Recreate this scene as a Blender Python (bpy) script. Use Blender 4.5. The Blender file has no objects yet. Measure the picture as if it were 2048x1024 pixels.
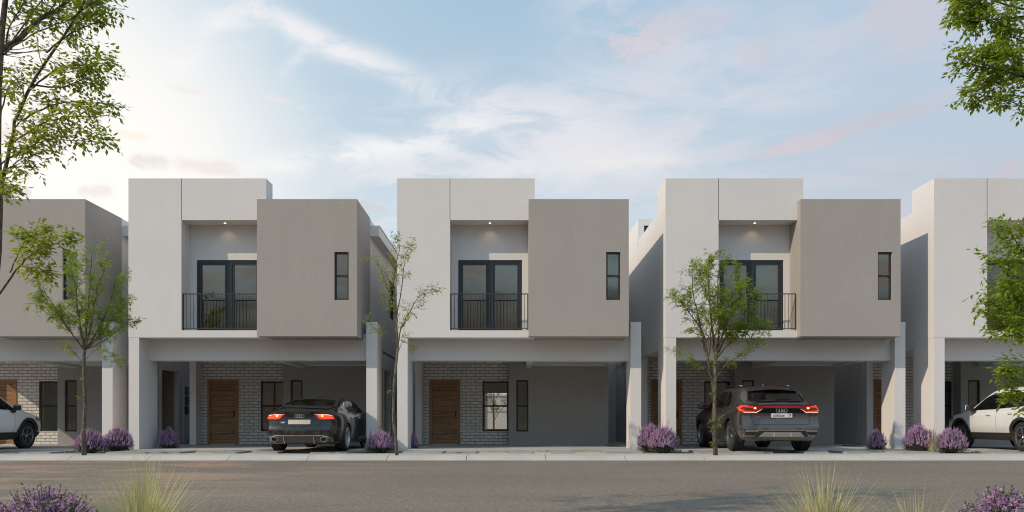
import bpy, bmesh, math, random
from mathutils import Vector, Matrix
from mathutils.bvhtree import BVHTree
R = math.radians
C = bpy.context.scene.collection
sc = bpy.context.scene

# ------------------------------------------------------------------ helpers
class MB:
    def __init__(s): s.v=[]; s.f=[]; s.m=[]; s.cur=0
    def quad(s,*p):
        i=len(s.v); s.v.extend(tuple(q) for q in p); s.f.append(tuple(range(i,i+len(p)))); s.m.append(s.cur)
    def box(s,x0,x1,y0,y1,z0,z1):
        i=len(s.v)
        s.v+= [(x0,y0,z0),(x1,y0,z0),(x1,y1,z0),(x0,y1,z0),(x0,y0,z1),(x1,y0,z1),(x1,y1,z1),(x0,y1,z1)]
        for f in ((0,3,2,1),(4,5,6,7),(0,1,5,4),(1,2,6,5),(2,3,7,6),(3,0,4,7)):
            s.f.append(tuple(i+k for k in f)); s.m.append(s.cur)
    def obox(s,c,ax,ay,az,hx,hy,hz):
        c=Vector(c); i=len(s.v)
        for sz in (-1,1):
            for (sx,sy) in ((-1,-1),(1,-1),(1,1),(-1,1)):
                s.v.append(tuple(c+ax*hx*sx+ay*hy*sy+az*hz*sz))
        for f in ((0,3,2,1),(4,5,6,7),(0,1,5,4),(1,2,6,5),(2,3,7,6),(3,0,4,7)):
            s.f.append(tuple(i+k for k in f)); s.m.append(s.cur)
    def tube(s,pts,rad,n=6,caps=True):
        pts=[Vector(p) for p in pts]; i0=len(s.v); up=Vector((0.31,0.2,0.93))
        for k,p in enumerate(pts):
            d=(pts[min(k+1,len(pts)-1)]-pts[max(k-1,0)])
            if d.length<1e-9: d=Vector((0,0,1))
            d.normalize()
            a=d.cross(up)
            if a.length<1e-3: a=d.cross(Vector((1,0,0)))
            a.normalize(); b=d.cross(a); r=rad[k] if isinstance(rad,(list,tuple)) else rad
            for j in range(n):
                t=2*math.pi*j/n
                s.v.append(tuple(p+a*(r*math.cos(t))+b*(r*math.sin(t))))
        for k in range(len(pts)-1):
            for j in range(n):
                s.f.append((i0+k*n+j,i0+(k+1)*n+j,i0+(k+1)*n+(j+1)%n,i0+k*n+(j+1)%n)); s.m.append(s.cur)
        if caps:
            s.f.append(tuple(i0+j for j in range(n))); s.m.append(s.cur)
            s.f.append(tuple(i0+(len(pts)-1)*n+j for j in reversed(range(n)))); s.m.append(s.cur)
    def lathe_x(s,prof,n=40,cx=0,cy=0,cz=0,close=False):
        """profile of (x, r) revolved about the x axis"""
        i0=len(s.v); P=len(prof)
        for j in range(n):
            t=2*math.pi*j/n
            for (x,r) in prof: s.v.append((cx+x,cy+r*math.cos(t),cz+r*math.sin(t)))
        for j in range(n):
            a=i0+j*P; b=i0+((j+1)%n)*P
            for k in range(P-1 if not close else P):
                k2=(k+1)%P
                s.f.append((a+k,b+k,b+k2,a+k2)); s.m.append(s.cur)
    def wall(s,u0,u1,z0,z1,y0,y1,holes=(),axis='x'):
        """wall with rectangular holes; axis x: (u,z) wall between y0 and y1 ; axis y: u runs along y"""
        us=sorted(set([u0,u1]+[h[k] for h in holes for k in (0,1)])); us=[u for u in us if u0<=u<=u1]
        zs=sorted(set([z0,z1]+[h[k] for h in holes for k in (2,3)])); zs=[z for z in zs if z0<=z<=z1]
        P=(lambda u,d,z:(u,d,z)) if axis=='x' else (lambda u,d,z:(d,u,z))
        def solid(i,j):
            if i<0 or j<0 or i>=len(us)-1 or j>=len(zs)-1: return False
            cu=(us[i]+us[i+1])/2; cz=(zs[j]+zs[j+1])/2
            return not any(h[0]<cu<h[1] and h[2]<cz<h[3] for h in holes)
        for i in range(len(us)-1):
            for j in range(len(zs)-1):
                if not solid(i,j): continue
                a,b,c,d=us[i],us[i+1],zs[j],zs[j+1]
                s.quad(P(a,y0,c),P(b,y0,c),P(b,y0,d),P(a,y0,d))
                s.quad(P(a,y1,c),P(a,y1,d),P(b,y1,d),P(b,y1,c))
                if not solid(i-1,j): s.quad(P(a,y0,c),P(a,y0,d),P(a,y1,d),P(a,y1,c))
                if not solid(i+1,j): s.quad(P(b,y0,c),P(b,y1,c),P(b,y1,d),P(b,y0,d))
                if not solid(i,j-1): s.quad(P(a,y0,c),P(a,y1,c),P(b,y1,c),P(b,y0,c))
                if not solid(i,j+1): s.quad(P(a,y0,d),P(b,y0,d),P(b,y1,d),P(a,y1,d))
    def frame(s,u0,u1,z0,z1,y0,y1,t,axis='x'):
        B=(lambda a,b,c,d:s.box(a,b,y0,y1,c,d)) if axis=='x' else (lambda a,b,c,d:s.box(y0,y1,a,b,c,d))
        B(u0,u1,z0,z0+t); B(u0,u1,z1-t,z1); B(u0,u0+t,z0+t,z1-t); B(u1-t,u1,z0+t,z1-t)
    def build(s,name,mats,parent=None,smooth=False,weld=False,angle=None,fix=True):
        me=bpy.data.meshes.new(name); me.from_pydata(s.v,[],s.f)
        if not isinstance(mats,(list,tuple)): mats=[mats]
        for m in mats: me.materials.append(m)
        if len(mats)>1: me.polygons.foreach_set('material_index',s.m)
        bm=bmesh.new(); bm.from_mesh(me)
        if weld: bmesh.ops.remove_doubles(bm,verts=bm.verts,dist=weld if weld is not True else 1e-4)
        if fix: bmesh.ops.recalc_face_normals(bm,faces=bm.faces)
        bm.to_mesh(me); bm.free()
        if smooth:
            me.polygons.foreach_set('use_smooth',[True]*len(me.polygons))
            if angle: me.set_sharp_from_angle(angle=R(angle))
        o=bpy.data.objects.new(name,me); C.objects.link(o)
        if parent: o.parent=parent
        return o
def tag(o,label=None,cat=None,group=None,kind=None):
    if label: o['label']=label
    if cat: o['category']=cat
    if group: o['group']=group
    if kind: o['kind']=kind
    return o
def empty(name,loc,label=None,cat=None,group=None,rz=0):
    o=bpy.data.objects.new(name,None); C.objects.link(o); o.location=loc; o.rotation_euler=(0,0,rz)
    o.empty_display_size=.2
    return tag(o,label,cat,group)
def copy_tree(o,parent=None):
    c=o.copy(); C.objects.link(c); c.parent=parent
    for ch in list(o.children): copy_tree(ch,c)
    return c
def obj_from_bm(bm,name,mat,parent=None,smooth=True):
    me=bpy.data.meshes.new(name); bm.to_mesh(me); bm.free(); me.materials.append(mat)
    if smooth: me.polygons.foreach_set('use_smooth',[True]*len(me.polygons))
    o=bpy.data.objects.new(name,me); C.objects.link(o)
    if parent: o.parent=parent
    return o

# ------------------------------------------------------------------ materials
class NT:
    def __init__(s,nt): s.nt=nt
    def n(s,t,**k):
        nd=s.nt.nodes.new(t)
        for a,b in k.items():
            if a.startswith('i_'):
                key=a[2:]; key=int(key) if key.isdigit() else key.replace('_',' ')
                s.set(nd.inputs[key],b)
            else: setattr(nd,a,b)
        return nd
    def set(s,sock,val):
        if isinstance(val,bpy.types.NodeSocket): s.nt.links.new(val,sock)
        else:
            if hasattr(sock.default_value,'__len__') and isinstance(val,(tuple,list)) and len(sock.default_value)==4 and len(val)==3: val=(*val,1)
            sock.default_value=val
    def math(s,op,a,b=0.0,c=None,clamp=False):
        nd=s.nt.nodes.new('ShaderNodeMath'); nd.operation=op; nd.use_clamp=clamp
        s.set(nd.inputs[0],a); s.set(nd.inputs[1],b)
        if c is not None: s.set(nd.inputs[2],c)
        return nd.outputs[0]
    def vmath(s,op,a,b=None,scale=None):
        nd=s.nt.nodes.new('ShaderNodeVectorMath'); nd.operation=op; s.set(nd.inputs[0],a)
        if b is not None: s.set(nd.inputs[1],b)
        if scale is not None: s.set(nd.inputs['Scale'],scale)
        return nd.outputs['Value'] if op in('DOT_PRODUCT','LENGTH') else nd.outputs[0]
    def mix(s,f,a,b,blend='MIX'):
        nd=s.nt.nodes.new('ShaderNodeMix'); nd.data_type='RGBA'; nd.blend_type=blend
        s.set(nd.inputs[0],f); s.set(nd.inputs[6],a); s.set(nd.inputs[7],b); return nd.outputs[2]
    def noise(s,vec,scale,detail=3,rough=.5,dist=0.0,out='Fac'):
        nd=s.nt.nodes.new('ShaderNodeTexNoise'); s.set(nd.inputs['Vector'],vec)
        nd.inputs['Scale'].default_value=scale; nd.inputs['Detail'].default_value=detail
        nd.inputs['Roughness'].default_value=rough; nd.inputs['Distortion'].default_value=dist
        return nd.outputs[out]
    def ramp(s,f,lo,hi,a=0.0,b=1.0):
        nd=s.nt.nodes.new('ShaderNodeMapRange'); nd.interpolation_type='SMOOTHSTEP'
        s.set(nd.inputs[0],f)
        for k,v in ((1,lo),(2,hi),(3,a),(4,b)): s.set(nd.inputs[k],v)
        return nd.outputs[0]
    def mapping(s,vec,scale=(1,1,1),rot=(0,0,0),loc=(0,0,0)):
        nd=s.nt.nodes.new('ShaderNodeMapping'); s.set(nd.inputs[0],vec)
        nd.inputs['Scale'].default_value=scale; nd.inputs['Rotation'].default_value=rot; nd.inputs['Location'].default_value=loc
        return nd.outputs[0]
    def bump(s,h,strength=.3,dist=.01):
        nd=s.nt.nodes.new('ShaderNodeBump'); s.set(nd.inputs['Height'],h)
        nd.inputs['Strength'].default_value=strength; nd.inputs['Distance'].default_value=dist
        return nd.outputs[0]
def new_mat(name):
    m=bpy.data.materials.new(name); m.use_nodes=True; nt=m.node_tree
    return m,NT(nt),nt.nodes['Principled BSDF']
def simple(name,col,rough=.5,metal=0,coat=0,spec=.5,var=.06,vscale=6):
    m,t,b=new_mat(name)
    tc=t.n('ShaderNodeTexCoord').outputs['Object']
    nz=t.noise(tc,vscale,3)
    c=t.mix(nz,tuple(x*(1-var) for x in col),tuple(min(1,x*(1+var)) for x in col))
    t.set(b.inputs['Base Color'],c); b.inputs['Roughness'].default_value=rough; b.inputs['Metallic'].default_value=metal
    b.inputs['Coat Weight'].default_value=coat; b.inputs['Coat Roughness'].default_value=.03; b.inputs['Specular IOR Level'].default_value=spec
    return m
def stucco(name,col,scale=55,strength=.25,blot=.05):
    m,t,b=new_mat(name)
    tc=t.n('ShaderNodeTexCoord').outputs['Object']
    oi=t.n('ShaderNodeObjectInfo').outputs['Random']
    off=t.vmath('ADD',tc,t.vmath('SCALE',(13.0,7.0,9.0),scale=oi))
    big=t.noise(off,.9,5,.6); mid=t.noise(t.mapping(off,(3,3,.5)),1.3,4,.6)
    f=t.math('ADD',t.math('MULTIPLY',big,.6),t.math('MULTIPLY',mid,.4))
    f=t.ramp(f,.3,.7)
    c=t.mix(f,tuple(x*(1-blot) for x in col),tuple(min(1,x*(1+blot)) for x in col))
    fine=t.noise(off,scale,4,.65); c2=t.mix(t.ramp(fine,.35,.7,0,.12),c,tuple(x*.6 for x in col))
    t.set(b.inputs['Base Color'],c2); b.inputs['Roughness'].default_value=.9; b.inputs['Specular IOR Level'].default_value=.25
    lumps=t.noise(off,scale*.35,3,.5)
    h=t.math('ADD',fine,t.math('MULTIPLY',lumps,1.2))
    t.set(b.inputs['Normal'],t.bump(h,strength,.012))
    return m
WHITE=stucco('white_stucco',(.725,.702,.69),45,.2,.025)
GREY=stucco('grey_stucco',(.395,.366,.337),50,.3,.03)
DGREY=stucco('carport_grey_stucco',(.37,.36,.35),45,.3,.04)
CEIL=simple('ceiling_paint',(.74,.73,.72),.9)
INTER=simple('interior_plaster',(.42,.36,.31),.9)
DARKGAP=simple('joint_dark',(.03,.03,.03),.9)
FRAME=simple('charcoal_metal',(.035,.042,.048),.38,.3)
BRONZE=simple('dark_bronze_metal',(.028,.024,.021),.45,.3)
RAIL=simple('railing_metal',(.075,.068,.062),.45,.5)
CURTAIN=simple('curtain_cloth',(.40,.37,.32),.95)
def glass_mat(name,refl=.2,tint=(.6,.65,.65),rough=.0,fres=.6):
    m,t,b=new_mat(name); nt=m.node_tree
    g=t.n('ShaderNodeBsdfGlossy'); g.inputs['Roughness'].default_value=rough; g.inputs['Color'].default_value=(.95,.91,.80,1)
    tr=t.n('ShaderNodeBsdfTransparent'); tr.inputs['Color'].default_value=(*tint,1)
    lw=t.n('ShaderNodeLayerWeight'); lw.inputs['Blend'].default_value=.25
    tc=t.n('ShaderNodeTexCoord').outputs['Object']
    bn=t.bump(t.noise(tc,1.1,2),.03,.05); t.set(g.inputs['Normal'],bn)
    f=t.math('ADD',t.math('MULTIPLY',lw.outputs['Fresnel'],fres),refl,clamp=True)
    ms=t.n('ShaderNodeMixShader'); t.set(ms.inputs[0],f); nt.links.new(tr.outputs[0],ms.inputs[1]); nt.links.new(g.outputs[0],ms.inputs[2])
    nt.links.new(ms.outputs[0],nt.nodes['Material Output'].inputs[0]); return m
GLASS=glass_mat('window_glass',.16,(.50,.53,.48))
GLASS2=glass_mat('ground_window_glass',.06,(.85,.85,.83))
def brick_mat():
    m,t,b=new_mat('whitewashed_brick')
    tc=t.n('ShaderNodeTexCoord').outputs['Object']
    sx=t.n('ShaderNodeSeparateXYZ'); t.set(sx.inputs[0],tc)
    wob=t.noise(tc,9,2); 
    zz=t.math('ADD',sx.outputs[2],t.math('MULTIPLY',t.math('SUBTRACT',wob,.5),.012))
    xx=t.math('ADD',sx.outputs[0],t.math('ADD',sx.outputs[1],t.math('MULTIPLY',t.math('SUBTRACT',wob,.5),.015)))
    cv=t.n('ShaderNodeCombineXYZ'); t.set(cv.inputs[0],xx); t.set(cv.inputs[1],zz)
    br=t.n('ShaderNodeTexBrick'); t.set(br.inputs['Vector'],cv.outputs[0])
    br.inputs['Scale'].default_value=1; br.inputs['Brick Width'].default_value=.30; br.inputs['Row Height'].default_value=.101
    br.inputs['Mortar Size'].default_value=.012; br.inputs['Mortar Smooth'].default_value=.25; br.inputs['Bias'].default_value=-.1
    br.inputs['Color1'].default_value=(.82,.795,.76,1); br.inputs['Color2'].default_value=(.70,.68,.65,1); br.inputs['Mortar'].default_value=(.31,.295,.275,1)
    dirt=t.noise(tc,14,4,.65)
    c=t.mix(t.ramp(dirt,.45,.75,0,.45),br.outputs[0],(.32,.30,.28,1))
    t.set(b.inputs['Base Color'],c); b.inputs['Roughness'].default_value=.92
    h=t.math('SUBTRACT',t.math('MULTIPLY',dirt,.35),br.outputs['Fac'])
    t.set(b.inputs['Normal'],t.bump(h,.9,.02)); return m
BRICK=brick_mat()
def wood_mat(name,c1,c2,plank=None):
    m,t,b=new_mat(name)
    tc=t.n('ShaderNodeTexCoord').outputs['Object']
    sx=t.n('ShaderNodeSeparateXYZ'); t.set(sx.inputs[0],tc)
    vec=t.mapping(tc,(.8,1,16) if plank else (16,1,1.5))
    if plank:
        pi=t.math('FLOOR',t.math('DIVIDE',sx.outputs[2],plank))
        cv=t.n('ShaderNodeCombineXYZ'); t.set(cv.inputs[0],t.math('MULTIPLY',pi,3.7)); vec=t.vmath('ADD',vec,cv.outputs[0])
        tone=t.math('FRACT',t.math('MULTIPLY',t.math('SINE',t.math('MULTIPLY',pi,12.9)),43.7))
    g=t.noise(vec,1.6,6,.65,1.2); g2=t.noise(vec,7,3,.6,.4)
    f=t.ramp(t.math('ADD',t.math('MULTIPLY',g,.75),t.math('MULTIPLY',g2,.25)),.33,.67)
    c=t.mix(f,c1,c2)
    if plank:
        c=t.mix(t.math('MULTIPLY',tone,.35),c,tuple(x*.55 for x in c2))
        fr=t.math('FRACT',t.math('DIVIDE',sx.outputs[2],plank))
        ln=t.math('LESS_THAN',fr,.045); c=t.mix(ln,c,(.012,.008,.005,1))
        t.set(b.inputs['Normal'],t.bump(t.math('SUBTRACT',t.math('MULTIPLY',g2,.3),ln),.4,.01))
    t.set(b.inputs['Base Color'],c); b.inputs['Roughness'].default_value=.5; return m
DOORWOOD=wood_mat('oak_door_boards',(.12,.055,.024),(.50,.27,.12),.178)
FRAMEWOOD=wood_mat('oak_door_frame',(.22,.115,.05),(.42,.23,.10))
BARK=None
def bark_mat():
    m,t,b=new_mat('tree_bark')
    tc=t.n('ShaderNodeTexCoord').outputs['Object']
    g=t.noise(t.mapping(tc,(1,1,.25)),40,5,.7)
    lich=t.noise(tc,9,3)
    c=t.mix(t.ramp(g,.35,.65),(.045,.034,.024,1),(.20,.165,.115,1))
    c=t.mix(t.ramp(lich,.55,.75,0,.5),c,(.21,.20,.12,1))
    t.set(b.inputs['Base Color'],c); b.inputs['Roughness'].default_value=.95
    t.set(b.inputs['Normal'],t.bump(g,.8,.01)); return m
BARK=bark_mat()
def leaf_mat(name,c1,c2,trans=.45,vs=1.2):
    m,t,b=new_mat(name); nt=m.node_tree
    geo=t.n('ShaderNodeNewGeometry'); tc=t.n('ShaderNodeTexCoord').outputs['Object']
    f=t.math('ADD',t.math('MULTIPLY',geo.outputs['Random Per Island'],.6),t.math('MULTIPLY',t.noise(tc,vs,2),.4))
    c=t.mix(f,c1,c2)
    t.set(b.inputs['Base Color'],c); b.inputs['Roughness'].default_value=.5; b.inputs['Specular IOR Level'].default_value=.3
    tl=t.n('ShaderNodeBsdfTranslucent'); t.set(tl.inputs[0],t.mix(.5,c,(c2[0]*1.5,c2[1]*1.6,c2[2]*.8,1)))
    ms=t.n('ShaderNodeMixShader'); ms.inputs[0].default_value=trans
    nt.links.new(b.outputs[0],ms.inputs[1]); nt.links.new(tl.outputs[0],ms.inputs[2]); nt.links.new(ms.outputs[0],nt.nodes['Material Output'].inputs[0])
    return m
LEAF=leaf_mat('ash_leaf',(.135,.185,.022,1),(.33,.40,.05,1),.5)
PURPLE=leaf_mat('lavender_floret',(.34,.17,.42,1),(.78,.56,.84,1),.4,5)
PURPLE2=leaf_mat('sage_floret',(.40,.16,.48,1),(.80,.52,.84,1),.45,5)
LAVLEAF=leaf_mat('lavender_leaf',(.07,.095,.055,1),(.17,.20,.13,1),.2,5)
SAGELEAF=leaf_mat('sage_leaf',(.06,.10,.05,1),(.16,.21,.12,1),.25,5)
GRASS=leaf_mat('straw_grass_blade',(.30,.28,.12,1),(.70,.64,.40,1),.3,3)
PLUME=leaf_mat('pale_plume',(.42,.37,.28,1),(.60,.54,.43,1),.3,4)
DRYSTEM=simple('dry_stem',(.20,.15,.10),.9)

# ------------------------------------------------------------------ townhouse
P=7.25; X0=-10.355; YF=21.5
def build_house():
    h=empty('townhouse',(0,YF,0))
    b=MB(); b.wall(0,3.72,3.015,7.31,0,.57,[(1.431,3.56,3.21,6.185)]); b.box(0,.2,.57,1.18,3.015,7.31)
    fac=b.build('facade_wall',WHITE,h)
    b=MB(); b.box(1.424,1.436,-.002,.02,6.187,7.312); b.build('expansion_joint',DARKGAP,fac)
    b=MB(); b.wall(.2,3.56,3.2,6.68,.58,.7,[(1.613,3.383,3.2,5.225)]); b.build('balcony_wall',WHITE,h)
    # side and rear body
    b=MB(); b.box(0,.2,1.18,10.5,2.78,6.68); b.wall(1.74,10.5,3.02,6.68,6.02,6.2,[(5.5,6.9,4.28,5.55)],'y')
    b.box(.2,6.02,10.3,10.5,2.95,6.68); b.box(.2,6.02,1.75,1.9,6.46,6.67)
    b.build('upper_wall',WHITE,h)
    b=MB(); b.box(.2,6.02,.7,10.3,6.3,6.45); b.box(.2,6.02,1.9,10.3,6.2,6.295)
    b.build('roof',CEIL,h)
    b=MB(); b.wall(.0,2.2,6.46,7.4,4.65,4.8,[(.19,.6,6.9,7.19)]); b.box(0,.15,4.8,8,6.68,7.4); b.box(2.05,2.2,4.8,8,6.46,7.4); b.box(.15,2.05,7.85,8,6.46,7.4); b.box(.15,2.05,4.8,7.85,7.2,7.3)
    st=b.build('roof_stairwell',WHITE,h)
    b=MB(); b.frame(.19,.6,6.9,7.19,4.70,4.75,.03); b.build('stairwell_window',FRAME,st)
    b=MB(); b.box(6.2,6.465,1.8,9.5,6.17,6.45); b.box(6.2,6.49,1.8,9.5,6.45,6.48); b.build('eave',WHITE,h)
    # grey projecting box
    b=MB(); b.wall(3.55,6.22,3.019,6.68,-.257,-.07,[(5.617,5.998,3.99,5.27)]); b.box(3.55,3.75,-.07,1.74,3.019,6.68); b.box(6.02,6.22,-.07,1.74,3.019,6.68)
    b.box(3.75,6.02,-.07,1.74,6.42,6.55); b.box(3.75,6.02,-.07,1.74,3.019,3.2); b.box(3.75,6.02,1.54,1.74,6.55,6.68); 
    b.build('upper_box',GREY,h)
    def window(name,u0,u1,z0,z1,yf,zm,fm,gm,t=.04,axis='x',curtain=None):
        b=MB(); b.frame(u0,u1,z0,z1,yf,yf+.06,t,axis)
        if zm:
            if axis=='x': b.box(u0+t,u1-t,yf-.006,yf+.05,zm-t*.55,zm+t*.55)
            else: b.box(yf-.006,yf+.05,u0+t,u1-t,zm-t*.55,zm+t*.55)
        w=b.build(name,fm,h)
        b=MB()
        if axis=='x': b.box(u0+t,u1-t,yf+.022,yf+.03,z0+t,z1-t)
        else: b.box(yf+.022,yf+.03,u0+t,u1-t,z0+t,z1-t)
        b.build('pane',gm,w); return w
    w=window('window',5.617,5.998,3.99,5.27,-.19,4.64,FRAME,GLASS,.045)
    b=MB(); b.box(5.93,5.965,-.205,-.19,4.60,4.625); b.build('latch',FRAME,w)
    b=MB(); b.box(5.4,5.98,.25,.27,3.6,5.5); b.build('blind',CURTAIN,w)
    window('side_window',5.5,6.9,4.28,5.55,6.06,None,FRAME,GLASS,.05,'y')
    # balcony doors
    b=MB(); b.frame(1.613,3.383,3.212,5.225,.61,.70,.07); b.box(2.44,2.575,.605,.69,3.282,5.155)
    for (a,c) in ((1.683,2.44),(2.575,3.313)): b.frame(a,c,3.282,5.155,.625,.685,.06)
    gd=b.build('balcony_door',FRAME,h)
    for (a,c) in ((1.743,2.38),(2.635,3.253)):
        b=MB(); b.box(a,c,.65,.66,3.342,5.095); b.build('pane',GLASS,gd)
    b=MB(); n=150
    for (a,c) in ((1.55,3.45),):
        pts=[(a+(c-a)*k/n, .90+.016*math.sin(k*.9)+.01*math.sin(k*.31)) for k in range(n+1)]
        for k in range(n): b.quad((pts[k][0],pts[k][1],3.22),(pts[k+1][0],pts[k+1][1],3.22),(pts[k+1][0],pts[k+1][1],5.3),(pts[k][0],pts[k][1],5.3))
    b.build('curtain',CURTAIN,gd,smooth=True,weld=True)
    b=MB(); b.box(.25,3.5,2.6,2.7,3.2,6.2); b.box(.25,3.5,.72,2.6,3.13,3.205); b.build('inner_wall',INTER,h)
    # railing
    b=MB(); b.box(1.44,3.545,.055,.085,4.19,4.215); b.box(1.44,3.545,.06,.08,3.26,3.28)
    b.box(1.435,1.465,.055,.085,3.21,4.19); b.box(3.518,3.545,.055,.085,3.21,4.19)
    rl=b.build('railing',RAIL,h)
    n=22; b=MB()
    for k in range(1,n):
        u=1.45+(3.532-1.45)*k/n; b.tube([(u,.07,3.28),(u,.07,4.19)],.0075,6)
    b.build('balusters',RAIL,rl)
    # downlight
    b=MB(); n=20
    for (r0,r1,z0,z1) in ((.036,.055,6.178,6.178),(.055,.055,6.178,6.186)):
        for j in range(n):
            a=2*math.pi*j/n; c=2*math.pi*(j+1)/n
            b.quad((2.5+r0*math.cos(a),.3+r0*math.sin(a),z0),(2.5+r0*math.cos(c),.3+r0*math.sin(c),z0),(2.5+r1*math.cos(c),.3+r1*math.sin(c),z1),(2.5+r1*math.cos(a),.3+r1*math.sin(a),z1))
    dl=b.build('downlight',CEIL,h)
    b=MB(); b.v=[(2.5+.036*math.cos(2*math.pi*j/n),.3+.036*math.sin(2*math.pi*j/n),6.18) for j in range(n)]; b.f=[tuple(range(n))]; b.m=[0]
    b.build('bulb',LAMP,dl)
    # columns and beam
    b=MB(); b.box(.004,.286,.004,1.12,-.1,3.013); b.build('column',WHITE,h)
    b=MB(); b.box(6.357,6.648,.35,1.14,-.1,3.477); b.build('column',WHITE,h)
    b=MB(); b.box(.286,6.357,.6,1.0,2.44,3.013); b.box(6.222,6.357,.6,1.0,3.013,3.175); b.build('beam',WHITE,h)
    # carport ceiling
    b=MB(); b.box(.2,3.55,1.0,4.54,2.84,3.0); b.box(3.72,6.08,1.0,4.07,2.57,3.0); b.box(3.55,3.72,1.0,4.07,2.47,3.0); b.box(6.08,6.2,1.0,4.07,2.5,3.0)
    b.box(3.72,6.08,3.95,4.07,2.53,2.57)
    b.build('carport_ceiling',CEIL,h)
    # ground floor
    b=MB(); b.wall(.15,3.012,0,2.95,4.54,4.66,[(.40,1.414,0,2.13),(2.14,2.985,.437,2.07)]); b.build('brick_wall',BRICK,h)
    b=MB(); b.box(0,.207,4.08,4.54,0,2.95); b.build('pilaster',WHITE,h)
    b=MB(); b.wall(3.014,6.2,0,2.95,4.07,4.2,[(3.245,3.63,.43,2.084)]); b.box(3.014,3.1,4.2,4.66,0,2.95); b.build('carport_wall',DGREY,h)
    b=MB(); b.box(0,.15,4.66,10.5,0,2.95); b.wall(4.2,10.5,0,2.95,6.05,6.2,[(4.45,5.75,0,2.45)],'y')
    b.wall(.15,6.05,0,2.95,10.35,10.5,[(2.05,3.0,.42,1.9),(4.2,5.4,.42,1.9)])
    b.build('lower_wall',WHITE,h)
    b=MB(); b.box(5.6,5.7,4.4,5.8,0,2.6); b.box(5.7,6.05,5.75,5.8,0,2.6); b.box(5.7,6.05,4.4,4.449,0,2.6); b.box(5.7,6.05,4.45,5.75,2.45,2.55)
    b.box(1.75,1.85,4.66,9.0,0,2.95); b.box(.15,6.05,4.66,10.35,2.9,2.99)
    b.build('interior_wall',INTER,h)
    # side service door with panes
    b=MB(); b.box(6.2,6.225,6.1,6.9,0,2.1); sd=b.build('side_door',CEIL,h)
    for i in range(2):
        for j in range(3):
            b=MB(); y=6.2+i*.31; z=1.0+j*.34; b.box(6.226,6.232,y,y+.27,z,z+.29); b.build('pane',GLASS,sd)
    # front door
    b=MB(); b.box(.40,.50,4.52,4.64,0,2.13); b.box(1.314,1.414,4.52,4.64,0,2.13); b.box(.5,1.314,4.52,4.64,2.03,2.13); df=b.build('front_door',FRAMEWOOD,h)
    b=MB(); b.box(.503,1.311,4.56,4.62,.02,2.027); b.build('door_leaf',DOORWOOD,df)
    b=MB(); b.box(1.24,1.28,4.545,4.56,.9,1.13); b.box(1.15,1.265,4.51,4.53,1.06,1.085); b.box(1.25,1.27,4.53,4.545,1.06,1.085); b.build('handle',BRONZE,df)
    for z in (.3,1.15,1.75):
        b=MB(); b.box(.495,.515,4.55,4.562,z,z+.09); b.build('hinge',BRONZE,df)
    b=MB(); b.box(.5,1.314,4.5,4.6,0,.018); b.build('threshold',CEIL,df)
    window('window',2.14,2.985,.437,2.07,4.56,1.26,BRONZE,GLASS2,.05)
    window('window',3.245,3.63,.43,2.084,4.10,1.25,BRONZE,GLASS2,.05)
    w=MB(); w.box(2.12,3.0,10.36,10.4,.42,.46); w.box(2.08,2.12,10.36,10.4,.42,1.9); w.box(2.95,3.0,10.36,10.4,.46,1.9); w.box(2.12,2.95,10.36,10.4,1.12,1.15); w.build('rear_window',BRONZE,h)
    b=MB(); b.box(2.0,3.0,5.05,5.07,1.72,2.3); b.build('roman_blind',SHADE,h)
    b=MB(); b.box(6.2,7.25,10.2,10.35,-.05,3.35); b.build('passage_wall',WHITE,h)
    b=MB(); b.box(6.0,6.34,2.2,3.0,.002,.02); b.build('floor_grate',BRONZE,h)
    return h
def emit(name,col,s):
    m,t,b=new_mat(name); b.inputs['Base Color'].default_value=(*[c*.5 for c in col],1)
    b.inputs['Emission Color'].default_value=(*col,1); b.inputs['Emission Strength'].default_value=s; return m
LAMP=emit('warm_bulb',(1,.80,.52),4)
SHADE=simple('green_grey_blind',(.10,.12,.10),.9)
house=build_house()
HL=[('townhouse cut off by the left edge, grey box above a white car',-1),
    ('white and grey townhouse with the black fastback car parked in its carport',0),
    ('white and grey townhouse in the middle of the row with an empty carport',1),
    ('white and grey townhouse with the dark grey SUV parked in its carport',2),
    ('white and grey townhouse cut off by the right edge, white car in its carport',3)]
spots=[]
for i,(lab,n) in enumerate(HL):
    o=house if i==0 else copy_tree(house)
    o.location=(X0+P*n,YF,0); tag(o,lab,'house','townhouses in a row along the street')
    L=bpy.data.lights.new('downlight_lamp','SPOT'); L.energy=.8; L.color=(1,.72,.42); L.spot_size=R(100); L.spot_blend=.8; L.shadow_soft_size=.03
    lo=bpy.data.objects.new('downlight_lamp',L); C.objects.link(lo); lo.location=(2.5,.3,6.15); lo.rotation_euler=(R(22),0,0); lo.parent=o

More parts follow.
